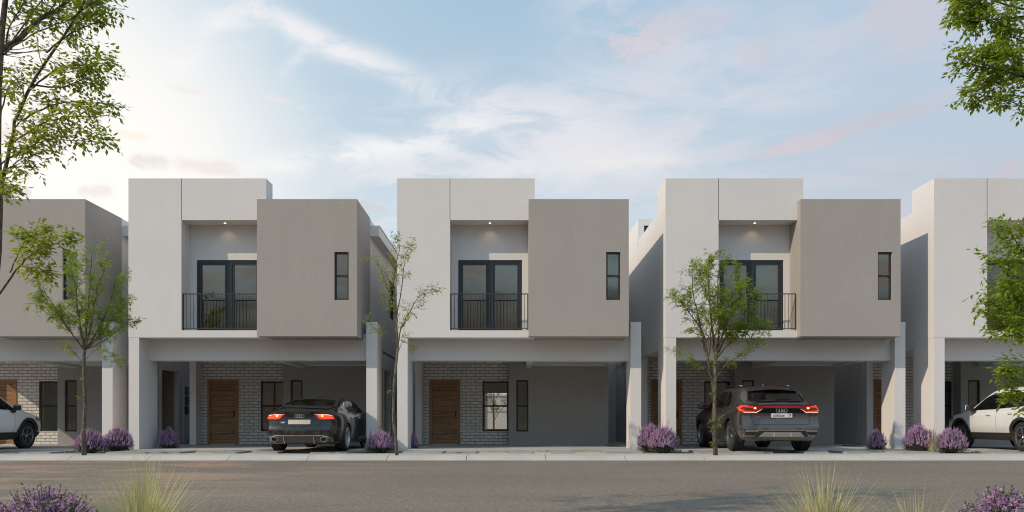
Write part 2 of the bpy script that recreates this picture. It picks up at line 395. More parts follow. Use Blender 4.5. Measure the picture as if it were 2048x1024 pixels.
# ------------------------------------------------------------------ ground, road, kerb, drive
def asphalt():
    m,t,b=new_mat('asphalt')
    tc=t.n('ShaderNodeTexCoord').outputs['Object']
    g=t.noise(tc,48,4,.8); big=t.noise(t.mapping(tc,(.45,.9,1)),.5,6,.7,.6); fine=t.noise(tc,14,5,.75)
    c=t.mix(t.ramp(big,.35,.68),(.172,.135,.096,1),(.225,.178,.130,1))
    sep=t.n('ShaderNodeSeparateXYZ'); t.set(sep.inputs[0],tc)
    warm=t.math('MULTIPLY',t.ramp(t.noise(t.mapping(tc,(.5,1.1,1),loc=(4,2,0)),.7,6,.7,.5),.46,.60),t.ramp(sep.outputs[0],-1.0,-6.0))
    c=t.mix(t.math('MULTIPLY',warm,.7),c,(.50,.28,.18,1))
    c=t.mix(t.ramp(g,.46,.66,0,.8),c,(.42,.375,.32,1)); c=t.mix(t.ramp(g,.30,.44,.85,0),c,(.05,.043,.036,1))
    c=t.mix(t.ramp(fine,.38,.66,0,.45),c,(.10,.085,.065,1))
    t.set(b.inputs['Base Color'],c); b.inputs['Roughness'].default_value=.9; b.inputs['Specular IOR Level'].default_value=.3
    t.set(b.inputs['Normal'],t.bump(g,.6,.008)); return m
def concrete(name,col,var=.08):
    m,t,b=new_mat(name)
    tc=t.n('ShaderNodeTexCoord').outputs['Object']
    g=t.noise(tc,60,4,.7); big=t.noise(tc,.8,5,.6); st=t.noise(t.mapping(tc,(1,.3,1)),3.5,4,.65)
    c=t.mix(t.ramp(big,.3,.7),tuple(x*(1-var) for x in col),tuple(x*(1+var) for x in col))
    c=t.mix(t.ramp(st,.55,.8,0,.3),c,tuple(x*.6 for x in col)); c=t.mix(t.ramp(g,.55,.8,0,.25),c,tuple(x*.6 for x in col))
    t.set(b.inputs['Base Color'],c); b.inputs['Roughness'].default_value=.85; t.set(b.inputs['Normal'],t.bump(g,.25,.006)); return m
def gravel_mat(name,c1,c2):
    m,t,b=new_mat(name)
    tc=t.n('ShaderNodeTexCoord').outputs['Object']
    v=t.n('ShaderNodeTexVoronoi'); t.set(v.inputs['Vector'],tc); v.inputs['Scale'].default_value=45
    c=t.mix(v.outputs['Color'],c1,c2); t.set(b.inputs['Base Color'],c); b.inputs['Roughness'].default_value=.9
    t.set(b.inputs['Normal'],t.bump(v.outputs['Distance'],1,.02)); return m
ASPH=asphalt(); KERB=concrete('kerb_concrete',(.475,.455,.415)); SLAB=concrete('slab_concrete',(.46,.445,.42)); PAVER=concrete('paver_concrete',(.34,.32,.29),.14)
GRAV=gravel_mat('yellow_gravel',(.50,.41,.20,1),(.88,.78,.48,1)); SOIL=gravel_mat('planting_soil',(.10,.08,.055,1),(.26,.22,.16,1)); EARTH=gravel_mat('bare_earth',(.16,.14,.11,1),(.28,.25,.2,1))
b=MB(); b.quad((-900,-900,-.2),(900,-900,-.2),(900,1500,-.2),(-900,1500,-.2)); tag(b.build('ground',EARTH),kind='structure')
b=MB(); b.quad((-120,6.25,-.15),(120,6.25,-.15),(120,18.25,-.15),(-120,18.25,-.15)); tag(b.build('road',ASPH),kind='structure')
# kerb: sloped rolled face, jointed every 1.83 m
b=MB(); prof=[(18.2,-.2),(18.2,-.145),(18.26,-.135),(18.36,-.10),(18.46,-.062),(18.58,-.045),(18.75,-.04),(19.42,-.036),(19.42,-.2)]
x=-45.0+.03; w=1.83
while x<45:
    a,c=x+.007,x+w-.007
    for k in range(len(prof)-1):
        b.quad((a,*prof[k]),(c,*prof[k]),(c,*prof[k+1]),(a,*prof[k+1]))
    b.quad(*[(a,*p) for p in reversed(prof)]); b.quad(*[(c,*p) for p in prof])
    x+=w
tag(b.build('kerb',KERB,smooth=True,angle=40,weld=True),kind='structure')
b=MB(); b.box(-45,45,18.21,19.41,-.195,-.17); tag(b.build('kerb_bedding',DARKGAP),kind='structure')
b=MB(); b.box(-60,60,5.95,6.25,-.2,-.05); tag(b.build('near_kerb',KERB),kind='structure')
b=MB(); b.box(-60,60,-12,5.95,-.2,-.08); tag(b.build('planting_strip',SOIL),kind='structure')
b=MB(); b.quad((-45,19.42,-.05),(45,19.42,-.05),(45,20.75,-.05),(-45,20.75,-.05)); tag(b.build('gravel',GRAV),kind='stuff')
b=MB()
for n in range(-2,5):
    x=X0+P*n
    b.box(x+.3,x+6.34,20.66,23.6,-.06,0); b.box(x+.3,x+6.34,23.612,26.2,-.06,0); b.box(x+6.4,x+P-.02,22.7,32,-.06,-.004)
    b.box(x+.02,x+6.18,26.2,32,-.06,-.002)
tag(b.build('driveway',SLAB),kind='structure')
b=MB(); rnd=random.Random(5)
for n in range(-2,5):
    x=X0+P*n
    for (a,c,ya,yb) in ((.42,1.40,19.46,20.05),(.42,1.40,20.08,20.63),(1.48,2.22,19.46,20.63),(3.02,3.60,19.46,20.63),(4.04,4.62,19.46,20.63),(2.26,2.98,20.35,20.63),(4.66,5.36,20.42,20.63),(5.42,6.3,19.46,20.1),(5.42,6.3,20.13,20.63)):
        dz=rnd.uniform(-.006,.006); b.box(x+a,x+c,ya+.004,yb,-.06,.0+dz)
tag(b.build('driveway_pavers',PAVER),kind='structure')
b=MB()
for n in range(-2,5):
    x=X0+P*n; b.quad((x-.9,19.42,-.046),(x+.40,19.42,-.046),(x+.40,22.7,-.046),(x-.9,22.7,-.046))
tag(b.build('planting_beds',SOIL),kind='structure')
# garden wall behind the houses
b=MB(); b.box(-40,40,39,39.2,-.2,2.0); b.box(-40,40,38.95,39.25,2.0,2.08); gw=b.build('garden_wall',WHITE); tag(gw,'long pale garden wall seen through the middle house window','wall')

# ------------------------------------------------------------------ trees
def bez(p0,p1,p2,n):
    return [p0*(1-t)**2+p1*(2*t*(1-t))+p2*t*t for t in [k/n for k in range(n+1)]]
def rv(r,s=1): return Vector((r.uniform(-s,s),r.uniform(-s,s),r.uniform(-s,s)))
class Tree:
    def __init__(s,seed,leaf=.045,per=5,clip=None): s.clip=clip; s.w=MB(); s.l=MB(); s.r=random.Random(seed); s.leaf=leaf; s.per=per
    def leaflet(s,p,d,L):
        r=s.r; d=(d+rv(r,.35)+Vector((0,0,-.25))).normalized()
        side=d.cross(Vector((0,0,1))+rv(r,.5))
        if side.length<1e-3: side=Vector((1,0,0))
        side.normalize(); nrm=side.cross(d); L*=r.uniform(.75,1.25); w=L*.24
        m=p+d*L*.45
        s.l.quad(p,m+side*w-nrm*w*.35,p+d*L-nrm*L*.12,m-side*w-nrm*w*.35)
    def cluster(s,p,d):
        if s.clip and not s.clip(p): return
        r=s.r; L=s.leaf
        ax=(d+rv(r,.7)).normalized(); rl=L*r.uniform(1.2,1.9)
        for k in range(s.per):
            t=k/(s.per-1); q=p+ax*rl*t+Vector((0,0,-.15*rl*t*t))
            sd=ax.cross(Vector((0,0,1)));
            if sd.length<1e-3: sd=Vector((1,0,0))
            sd.normalize()
            dr=ax if k==s.per-1 else (ax*.5+sd*(1 if k%2 else -1))
            s.leaflet(q,dr,L)
    def twig(s,p,d,L,rad,nl):
        r=s.r; d=d.normalized(); e=p+d*L
        if s.clip and not (s.clip(p) and s.clip(e)): return
        m=p+d*L*.5+rv(r,.18*L)
        pts=bez(p,m,e,3); s.w.tube(pts,[rad,rad*.8,rad*.6,rad*.3],4,False)
        for k in range(nl):
            t=.2+.8*(k+r.random()*.5)/nl; t=min(t,1)
            q=pts[0]*(1-t)**2+m*(2*t*(1-t))+pts[3]*t*t
            s.cluster(q,(d*.6+rv(r,1)).normalized())
    def limb(s,pts,r0,r1,start=.25,nsec=9,seclen=.7,ntw=5,twl=.3,nl=4,up=.35,bias=None):
        """a limb along pts with secondaries and leafy twigs"""
        r=s.r; pts=[Vector(p) for p in pts]; n=14; cv=[]
        # resample catmull
        seg=len(pts)-1
        for k in range(n+1):
            t=k/n*seg; i=min(int(t),seg-1); f=t-i
            a=pts[max(i-1,0)];b=pts[i];c=pts[i+1];d=pts[min(i+2,seg)]
            cv.append(.5*((2*b)+(c-a)*f+(2*a-5*b+4*c-d)*f*f+(3*b-a-3*c+d)*f**3))
        amp=(cv[-1]-cv[0]).length*.008
        cv=[p+(rv(r,amp) if 0<k<n else Vector()) for k,p in enumerate(cv)]
        s.w.tube(cv,[r0+(r1-r0)*k/n for k in range(n+1)],6,False)
        for j in range(nsec):
            t=start+(1-start)*(j+.5*r.random())/max(nsec-1,1); t=min(t,.999)
            k=int(t*n); p=cv[k].lerp(cv[min(k+1,n)],t*n-k); ax=(cv[min(k+1,n)]-cv[k]).normalized()
            ang=r.uniform(0,6.283); q=Vector((math.cos(ang),math.sin(ang),0)); q=(q-ax*q.dot(ax))
            if q.length<.1: q=Vector((1,0,0))
            if bias is not None: q=q+bias*r.uniform(.2,1)
            d=(ax*r.uniform(.5,.9)+q.normalized()*r.uniform(.5,.9)+Vector((0,0,up*r.random()))).normalized()
            L=seclen*r.uniform(.55,1.15)*(1.05-.45*t); rr=max(r1*.5,(r0+(r1-r0)*t)*.5)
            e=p+d*L; m=p+d*L*.5+rv(r,L*.1)+Vector((0,0,-.06*L)); sp=bez(p,m,e,5)
            s.w.tube(sp,[rr*(1-.13*i) for i in range(6)],4,False)
            for q2 in range(ntw):
                tt=.2+.8*(q2+r.random()*.6)/ntw; tt=min(tt,1)
                pp=p*(1-tt)**2+m*(2*tt*(1-tt))+e*tt*tt
                dd=(d*.7+rv(r,.8)+Vector((0,0,.15))).normalized()
                s.twig(pp,dd,twl*r.uniform(.6,1.2),rr*.35,nl)
    def done(s,name,loc,label,group=None,leafmat=None):
        root=empty(name,loc,label,'tree',group)
        s.w.build('trunk',BARK,root,smooth=True,fix=False)
        s.l.build('crown',leafmat or LEAF,root,fix=False)
        return root
V=Vector
SG='young street trees along the kerb'
# middle sparse tree (local coords, base at 0)
t=Tree(11,.053,5)
t.w.tube([(0,0,-.02),(-.02,0,.3),(-.09,.02,.9),(-.06,0,1.7),(.02,.02,2.55)],[.045,.038,.036,.032,.027],8)
A_=V((.02,.02,2.5))
t.limb([A_,V((-.02,.05,3.3)),V((-.08,.1,4.1)),V((.05,.1,4.95))],.026,.006,.2,13,.55,4,.22,3,bias=V((-.2,0,.3)))
t.limb([A_,V((.1,-.1,2.9)),V((.4,-.1,3.5)),V((.72,-.15,3.85))],.02,.005,.25,10,.42,4,.2,3)
t.limb([V((0,.03,3.0)),V((-.15,.2,3.6)),V((-.3,.15,4.1)),V((-.48,.1,4.55))],.015,.004,.2,8,.38,3,.2,3)
t.limb([V((0,0,3.3)),V((.12,-.1,3.9)),V((.2,-.1,4.5)),V((.28,-.1,4.8))],.015,.004,.3,8,.36,4,.2,3)
t.limb([A_,V((-.2,-.1,2.75)),V((-.42,-.1,2.85)),V((-.62,-.1,3.1))],.012,.003,.4,5,.28,3,.16,3)
t.limb([V((.03,0,2.4)),V((.12,-.05,2.6)),V((.2,-.05,2.65)),V((.3,-.05,2.55))],.008,.003,.3,4,.2,3,.15,3)
t.twig(V((-.06,0,1.5)),V((-.5,-.3,.2)),.12,.004,3); t.twig(V((-.05,0,.9)),V((.6,-.3,.1)),.10,.003,2)
t.done('street_tree',(-2.69,18.62,-.04),'slender sparse young tree rising in front of the gap left of the empty carport house',SG)
# right bushy tree
t=Tree(23,.055,6)
t.w.tube([(0,0,-.02),(-.03,0,.6),(-.02,.01,1.3),(-.01,0,2.2)],[.055,.047,.043,.036],8)
t.w.tube([(-.02,0,1.25),(-.07,.05,1.7),(-.16,.06,2.2),(-.32,.06,2.7)],[.03,.026,.024,.02],6)
F=V((-.01,0,2.2)); G=V((-.16,.06,2.2))
for (st,pts,r) in ((F,[(-.05,.1,3.0),(-.12,.15,3.8),(-.16,.1,4.5)],.03),(F,[(.15,-.1,2.9),(.32,-.2,3.5),(.5,-.2,4.15)],.026),(F,[(.1,.1,3.0),(.1,.2,3.8),(.14,.2,4.5)],.026),
                   (F,[(.25,0,2.75),(.6,.1,3.2),(.92,.1,3.62)],.022),(G,[(-.3,-.1,2.8),(-.62,-.1,3.3),(-.92,-.1,3.66)],.022),(G,[(-.3,.2,3.0),(-.45,.25,3.7),(-.5,.2,4.3)],.022),
                   (F,[(.1,-.3,2.8),(.2,-.55,3.3),(.3,-.6,3.8)],.02),(G,[(-.2,-.4,2.9),(-.3,-.55,3.5),(-.3,-.55,4.1)],.02),(F,[(.35,.2,2.6),(.7,.1,2.85),(1.0,.1,3.02)],.014)):
    t.limb([st]+[V(p) for p in pts],r,.005,.22,12,.50,5,.22,5)
t.limb([V((-.02,0,1.75)),V((.2,-.1,2.1)),V((.5,-.1,2.3)),V((.88,-.1,2.62))],.013,.004,.35,7,.26,4,.17,4)
t.limb([V((-.02,0,1.6)),V((-.2,-.1,1.95)),V((-.5,-.1,2.2)),V((-.9,-.1,2.4))],.013,.004,.3,6,.3,4,.17,4)
for (z,dx) in ((1.42,-1),(.78,-1),(.72,1),(.62,-1),(.86,1),(.3,-1)):
    t.twig(V((-.02,0,z)),V((.7*dx,-.4,.25)),.16 if z<.9 else .12,.004,4)
t.done('street_tree',(4.76,18.62,-.04),'bushy young tree partly hiding the dark grey SUV and the balcony behind',SG)
# left tree
t=Tree(37,.053,6)
t.w.tube([(0,0,-.02),(-.02,0,.5),(.02,.01,1.2),(-.01,0,1.9),(0,0,2.5)],[.055,.048,.042,.037,.032],8)
F=V((0,0,2.45))
for (pts,r) in (([(.02,.1,3.2),(.05,.15,4.0),(.12,.1,4.75)],.026),([(-.15,.1,3.1),(-.3,.15,3.9),(-.4,.1,4.6)],.024),([(.2,-.1,3.0),(.38,-.2,3.7),(.58,-.2,4.35)],.024),
                ([(-.35,0,2.9),(-.75,.1,3.4),(-1.1,.1,3.62)],.02),([(.3,.1,2.8),(.6,.1,3.2),(.86,.1,3.5)],.018),([(-.3,-.2,3.0),(-.65,-.3,3.6),(-.9,-.3,4.05)],.02),
                ([(.1,-.4,3.0),(.15,-.6,3.6),(.2,-.65,4.2)],.02),([(.35,.1,2.65),(.7,0,2.85),(1.02,0,3.1)],.013),([(.2,.3,3.0),(.35,.45,3.6),(.5,.5,4.2)],.02),([(-.2,.3,2.8),(-.5,.4,3.2),(-.8,.4,3.3)],.014)):
    t.limb([F]+[V(p) for p in pts],r,.004,.25,12,.48,5,.21,4)
t.limb([V((0,0,2.1)),V((-.15,0,2.3)),V((-.3,0,2.45)),V((-.5,0,2.55))],.008,.003,.3,5,.22,3,.16,3)
t.limb([V((0,0,2.2)),V((.3,-.05,2.45)),V((.6,-.05,2.4)),V((.78,-.05,2.2))],.008,.003,.4,6,.26,4,.17,3)
t.twig(V((0,0,1.35)),V((-.6,-.3,.1)),.18,.004,4); t.twig(V((0,0,.62)),V((.6,-.3,.1)),.1,.003,3); t.twig(V((0,0,1.75)),V((-.6,-.2,.3)),.12,.003,2)
t.done('street_tree',(-10.0,18.62,-.04),'feathery young tree in front of the grey box near the left edge',SG)
# near left tree: trunk just at the frame edge, limbs reach in
BL=(-3.675,5.5,-.08); ok_spray=[True]
t=Tree(51,.040,5,clip=lambda p:p.z>3.8 or (p.x<1.00-.05*math.sin(p.z*9) and p.z<(9 if ok_spray[0] else 0)))
Z=lambda px,py,y=5.5:V(((px-1024)*y/1593-BL[0],y-BL[1],(845-py)*y/1593+.72-BL[2]))
t.w.tube([V((0,0,-.02)),Z(-30,850),Z(-20,650),Z(-6,500),Z(-3,400),Z(-6,300),Z(-4,180),Z(4,60),Z(20,-80),Z(60,-300)],[.04,.034,.031,.029,.027,.025,.022,.019,.016,.012],8)
t.limb([Z(-4,400),Z(18,300,5.45),Z(58,180,5.4),Z(170,0,5.3)],.016,.007,.45,5,.22,4,.14,3)
def spray(pts,n,L,r0=.007,tw=.13,up=0.,st=.25): t.limb([Z(*p) for p in pts],r0,.002,st,n,L,4,tw,3,up)
spray([(60,180,5.4),(110,140,5.4),(160,130,5.4),(222,128,5.4)],10,.15)
spray([(62,170,5.4),(115,175,5.5),(150,165,5.5),(190,150,5.5)],6,.13)
spray([(22,290,5.45),(80,250,5.4),(140,235,5.35),(222,232,5.3)],12,.15)
spray([(45,240,5.45),(90,215,5.5),(130,205,5.5),(200,205,5.5)],8,.13)
spray([(0,330),(50,300,5.45),(100,280,5.4),(205,285,5.35)],11,.13)
spray([(-5,345),(20,335,5.4),(40,320,5.4),(95,300,5.4)],6,.11)
spray([(92,105,5.35),(130,75,5.4),(165,55,5.4),(225,35,5.4)],8,.13)
spray([(30,80,5.6),(80,35,5.6),(130,20,5.6),(190,5,5.6)],10,.2)
spray([(10,100,5.6),(20,50,5.6),(40,20,5.6),(60,-30,5.6)],9,.22)
spray([(-5,260,5.6),(8,200,5.6),(20,170,5.7),(45,150,5.7)],6,.15)
spray([(140,40,5.3),(170,15,5.3),(195,0,5.3),(222,-20,5.3)],8,.16)
spray([(-10,600),(40,530,5.4),(70,505,5.35),(122,482,5.3)],9,.11,.008,.11,.1,.4)
spray([(20,545,5.4),(40,500,5.45),(50,485,5.45),(70,462,5.45)],6,.10,.005,.10,.1,.4)
spray([(40,530,5.4),(60,535,5.4),(75,535,5.4),(88,545,5.4)],3,.06,.004,.07)
spray([(-3,400),(5,385,5.4),(12,378,5.3),(20,375,5.2)],4,.05,.003,.07)
ok_spray[0]=False
for (a,b) in (((.6,.2,3.9),(1.1,.6,4.8)),((-.3,.8,3.8),(.1,1.3,5.0)),((.2,-.5,4.2),(.5,-.6,5.4)),((-.4,-.3,4.2),(-.8,-.3,5.3)),((.0,.2,4.8),(.1,.3,5.9)),((.5,.6,4.2),(1.5,.7,5.2)),((-.7,.3,3.6),(-1.3,.6,4.3))):
    t.limb([V((.05,0,3.3)),V((.05,0,3.3)).lerp(V(a),.5),V(a),V(b)],.014,.004,.35,10,.5,5,.22,4)
for k in range(16):
    h=3.25+.16*k; a=k*2.4; q=V((.06,.0,h))
    t.limb([q,q+V((.25*math.cos(a),.25*math.sin(a),.2)),q+V((.6*math.cos(a),.6*math.sin(a),.35))],.008,.003,.15,7,.3,4,.18,4)
LEAF2=leaf_mat('foreground_ash_leaf',(.15,.19,.025,1),(.36,.40,.06,1),.5)
t.done('foreground_tree',BL,'tall leafy tree in the foreground, cropped by the left edge of the photo','foreground trees at the near kerb',LEAF2)
# near right tree: crown reaches in from outside the frame
BR=(4.05,5.6,-.08)
Z=lambda px,py,y=5.5:V(((px-1024)*y/1593-BR[0],y-BR[1],(845-py)*y/1593+.72-BR[2]))
def near_right(p):
    y=5.6+p.y; px=1024+(p.x+BR[0])*1593/y; py=845-(p.z+BR[2]-.72)*1593/y
    if py<-20: return True
    if 60<py<92 and px<1985: return False
    if 150<py<172 and px<1950: return False
    if py<225: return px>1893+10*math.sin(py*.11)+(12 if 60<py<100 else 0)
    if py<430: return px>2075
    return px>1958+14*math.sin(py*.05)
t=Tree(67,.042,5,clip=near_right)
t.w.tube([(0,0,-.02),(0,0,1.0),(.03,.02,1.9),(.0,0,2.6),(.02,0,3.6),(.1,0,4.6)],[.045,.04,.036,.03,.026,.016],8)
def spray(pts,n,L,r0=.007,tw=.13,up=0.,st=.2): t.limb([Z(*p) for p in pts],r0,.002,st,n,L,4,tw,4,up)
t.limb([V((0,0,2.2)),Z(2080,210),Z(2035,130),Z(2005,60)],.014,.004,.5,5,.16,4,.12,3)
t.limb([V((0,0,2.6)),Z(2090,60),Z(2020,12),Z(1955,-12)],.012,.004,.5,5,.16,4,.12,3)
spray([(2050,155),(2005,140),(1970,135),(1915,120)],11,.13)
spray([(2055,120),(2020,110),(1985,100),(1935,100)],7,.11)
spray([(2090,235),(2050,215),(2010,200),(1945,186)],8,.08,.006,.10)
spray([(2040,150,5.6),(2000,165,5.6),(1960,160,5.6),(1925,150,5.6)],7,.10)
spray([(2070,30),(2010,38),(1970,40),(1925,40)],9,.11)
spray([(2040,0),(1990,0),(1950,-3),(1900,2)],10,.12)
spray([(2080,90,5.6),(2050,85,5.6),(2030,75,5.6),(2000,70,5.6)],6,.12)
spray([(2080,160,5.7),(2060,160,5.7),(2045,150,5.7),(2030,140,5.7)],5,.12)
spray([(2085,560),(2055,520),(2035,490),(2018,455)],9,.13,.008)
spray([(2080,620),(2050,570),(2020,545),(1985,525)],8,.11)
spray([(2085,700),(2040,650),(2005,625),(1965,600)],9,.12)
spray([(2085,700),(2055,680),(2030,665),(1985,658)],7,.10)
spray([(2085,560,5.7),(2060,560,5.7),(2045,560,5.7),(2020,580,5.7)],7,.13)
spray([(2085,640,5.7),(2060,640,5.7),(2045,620,5.7),(2025,610,5.7)],6,.13)
spray([(2090,800),(2055,765),(2040,745),(2010,738)],5,.07,.005,.08)
spray([(2090,830),(2060,800),(2045,785),(2022,778)],4,.07,.005,.08)
for (a,b) in (((-.3,.3,3.8),(-.7,.5,4.6)),((.5,.3,3.4),(1.0,.6,4.2)),((.2,-.5,3.8),(.5,-.6,4.8)),((.0,.2,4.4),(.1,.3,5.4)),((.6,-.2,2.2),(1.0,.1,2.9)),((.4,.5,1.9),(.7,.9,2.6))):
    t.limb([V((0,0,a[2]*.7)),V((0,0,a[2]*.7)).lerp(V(a),.5),V(a),V(b)],.014,.004,.35,8,.45,4,.2,3)
t.done('foreground_tree',BR,'leafy tree in the foreground whose branches hang in from the right edge','foreground trees at the near kerb',LEAF)

# garden tree seen through the middle house window
t=Tree(71,.06,5)
t.w.tube([(0,0,-.02),(.01,0,.6),(0,0,1.3),(.02,0,2.2)],[.05,.045,.04,.03],7)
for k in range(7):
    a=k*.9; t.limb([V((0,0,.95+.1*k)),V((.2*math.cos(a),.2*math.sin(a),1.3+.12*k)),V((.45*math.cos(a),.4*math.sin(a),1.6+.12*k)),V((.7*math.cos(a),.6*math.sin(a),1.75+.14*k))],.015,.004,.3,6,.35,4,.2,3)
t.done('garden_tree',(-.82,35.5,-.2),'small dark garden tree visible through the window of the middle house')

# ------------------------------------------------------------------ shrubs and grasses
def lavender(seed,r,h,n=300,spike=.085,fl=.019):
    n=int(n*1.7)
    rr=random.Random(seed); f=MB(); l=MB()
    for k in range(n):
        a=rr.uniform(0,6.283); u=rr.random()**.6*1.25; el=u
        d=V((math.sin(el)*math.cos(a),math.sin(el)*math.sin(a),math.cos(el)))
        L=rr.uniform(.80,1.0)*(1+.06*math.sin(3*a+seed)+.05*math.sin(5*a+2*seed))
        tip=V((d.x*r*L,d.y*r*L,max(.03,d.z*h*L)+rr.uniform(-.02,.02)))
        base=V((d.x*r*.25,d.y*r*.25,0)); sd=(tip-base).normalized()
        sd=(sd+V((0,0,.35))+rv(rr,.15)).normalized()
        l.tube([base,base.lerp(tip,.6)+rv(rr,.02),tip],[.003,.0025,.002],3,False)
        S=spike*rr.uniform(.7,1.25); side=sd.cross(rv(rr)).normalized(); s2=sd.cross(side)
        for q in range(7):
            t=q/6; p=tip+sd*S*(t-.55); wd=fl*(1.15-.75*t)*rr.uniform(.7,1.3)
            an=rr.uniform(0,6.28); o=side*math.cos(an)+s2*math.sin(an); o2=sd.cross(o)
            f.quad(p-o2*wd*.6,p+o*wd-sd*wd*.3,p+o2*wd*.6+sd*wd*.3,p+o*wd*.2+sd*wd*1.1)
            f.quad(p+o2*wd*.6,p-o*wd-sd*wd*.2,p-o2*wd*.6+sd*wd*.3,p-o*wd*.2+sd*wd*1.0)
    for k in range(n*5):
        a=rr.uniform(0,6.283); el=rr.random()**.7*1.5; L=rr.uniform(.35,.9)
        p=V((math.sin(el)*math.cos(a)*r*L,math.sin(el)*math.sin(a)*r*L,max(.01,math.cos(el)*h*L)))
        d=(p.normalized()+V((0,0,.6))+rv(rr,.5)).normalized(); s_=d.cross(rv(rr)).normalized(); q=rr.uniform(.03,.06)
        l.quad(p,p+d*q*.5+s_*q*.13,p+d*q,p+d*q*.5-s_*q*.13)
    return l,f
def shrub(name,seed,loc,r,h,label,group,n=300,fm=None,lm=None,maker=lavender):
    l,f=maker(seed,r,h,n); root=empty(name,loc,label,'shrub',group)
    l.build('foliage',lm or LAVLEAF,root,fix=False); f.build('flowers',fm or PURPLE,root,fix=False); return root
LG='lavender bushes along the house fronts'
for (sd,px,y,r,h,lab,n) in (
    (1,180,19.9,.40,.56,'purple lavender bush right behind the feathery tree near the left edge',380),
    (2,236,20.5,.42,.64,'purple lavender bush against the white column left of the black car house',380),
    (3,338,22.4,.32,.60,'purple lavender bush inside the left column of the black car house',280),
    (4,761,20.2,.40,.54,'purple lavender bush between the black car and the slender sparse tree',400),
    (5,824,22.4,.22,.44,'lavender bush almost hidden behind the left column of the empty carport house',160),
    (6,1300,20.6,.36,.72,'taller lavender bush with dry stems in the gap before the dark SUV house',380),
    (7,1327,20.0,.42,.66,'broad lavender bush in front of the left column of the dark SUV house',420),
    (8,1752,21.2,.27,.56,'lavender bush peeking out left of the right column of the dark SUV house',250),
    (9,1838,20.5,.42,.68,'lavender bush right of the last full column, beside pale plume grass',400),
    (10,1902,19.9,.42,.62,'lavender bush in front of the white car nose at the right edge',420),
    (14,1815,22.0,.34,.62,'lavender bush deep in the gap right of the dark SUV house',240)):
    shrub('lavender_bush',sd,((px-1024)*y/1593,y,-.045),r,h,lab,LG,n)
def sage(seed,r,h,n=260):
    rr=random.Random(seed); f=MB(); l=MB()
    for k in range(n):
        a=rr.uniform(0,6.283); el=rr.random()**.6*1.2
        L=rr.uniform(.78,1.0)*(1+.08*math.sin(3*a+seed)+.07*math.sin(5*a+seed))
        d=V((math.sin(el)*math.cos(a),math.sin(el)*math.sin(a),math.cos(el)))
        tip=V((d.x*r*L,d.y*r*L,max(.04,d.z*h*L))); base=V((d.x*r*.2,d.y*r*.2,0)); m=base.lerp(tip,.5)+V((0,0,.04))+rv(rr,.02)
        pts=bez(base,m,tip,5); l.tube(pts,[.003]*5+[.0015],3,False)
        sd=(pts[5]-pts[4]).normalized()
        for q in range(16):
            t=.45+.55*q/15; p=base*(1-t)**2+m*(2*t*(1-t))+tip*t*t
            o=(rv(rr)+sd*.4).normalized(); o2=o.cross(rv(rr)).normalized(); s_=rr.uniform(.016,.025)
            if rr.random()<.66 and t>.5 and q<15:
                n3=o.cross(o2)
                for (pa,pw) in ((0,1),(1.9,.8),(-1.9,.8)):
                    dd=o*math.cos(pa)+o2*math.sin(pa); sdv=n3.cross(dd).normalized()
                    c=p+o*.006; w=s_*.62*pw
                    f.quad(c,c+dd*w*.7+sdv*w*.55,c+dd*w*1.4+n3*w*.3,c+dd*w*.7-sdv*w*.55)
            else:
                l.quad(p,p+o*s_*.5+o2*s_*.3,p+o*s_*1.1,p+o*s_*.5-o2*s_*.3)
    return l,f
FG='flowering shrubs in the near planting strip'
for (sd,x,y,r,h,lab) in ((21,-2.96,5.05,.37,.385,'purple flowering shrub at the bottom left corner beside the straw grass'),
                        (22,3.12,5.05,.34,.385,'purple flowering shrub at the bottom right corner')):
    l,f=sage(sd,r,h,620); root=empty('flowering_shrub',(x,y,-.08),lab,'shrub',FG)
    l.build('foliage',SAGELEAF,root,fix=False); f.build('flowers',PURPLE2,root,fix=False)
def grass(seed,n,L,spread,w=.004,lo=.5):
    rr=random.Random(seed); b=MB()
    for k in range(n):
        a=rr.uniform(0,6.283); ln=L*rr.uniform(lo,1.0); lean=spread*(rr.random()**.8); d=V((math.cos(a),math.sin(a),0))
        p0=d*rr.uniform(0,.07)*L*2; s_=V((-d.y,d.x,0)); w_=w*rr.uniform(.6,1.3); droop=rr.uniform(0,.28)*lean
        pts=[]
        for q in range(5):
            t=q/4; pts.append(p0+d*(ln*t*math.sin(lean*(.75+.35*t)))+V((0,0,ln*t*math.cos(lean)-droop*ln*t*t*.5)))
        for q in range(4):
            wa=w_*(1-.24*q); wb=w_*(1-.24*(q+1)); b.quad(pts[q]-s_*wa,pts[q]+s_*wa,pts[q+1]+s_*wb,pts[q+1]-s_*wb)
    return b
GG='straw coloured grass clumps in the near planting strip'
for (sd,px,y,n,L,sp,lab) in ((31,285,5.1,460,.67,1.0,'large fanning straw-green grass clump in the foreground at bottom left'),
                            (32,1648,5.1,360,.61,1.0,'fanning straw grass clump at the bottom right of centre over the road shadow'),
                            (33,1832,5.0,130,.46,.9,'small straw grass clump between the larger clump and the right flowering shrub')):
    o=grass(sd,n,L,sp,.0052).build('grass_clump',GRASS,fix=False); o.location=((px-1024)*y/1593,y,-.08); tag(o,lab,'grass',GG)
def plume(seed,n,h,loc,lab,mat=None):
    rr=random.Random(seed); root=empty('plume_grass',loc,lab,'grass','small ornamental grasses among the lavender')
    g=grass(seed,70,h*.8,.7,.006,.4); g.build('blades',GRASS,root,fix=False)
    b=MB()
    for k in range(n):
        a=rr.uniform(0,6.28); d=V((.25*math.cos(a),.25*math.sin(a),1)); tip=d*h*rr.uniform(.75,1.05)
        b.tube([V((0,0,0)),tip*.7],.003,3,False)
        b.tube([tip*.62,tip*.75+rv(rr,.01),tip*.9,tip+rv(rr,.02)],[.006,.018,.014,.003],5,False)
    b.build('plumes',mat or PLUME,root,smooth=True,fix=False)
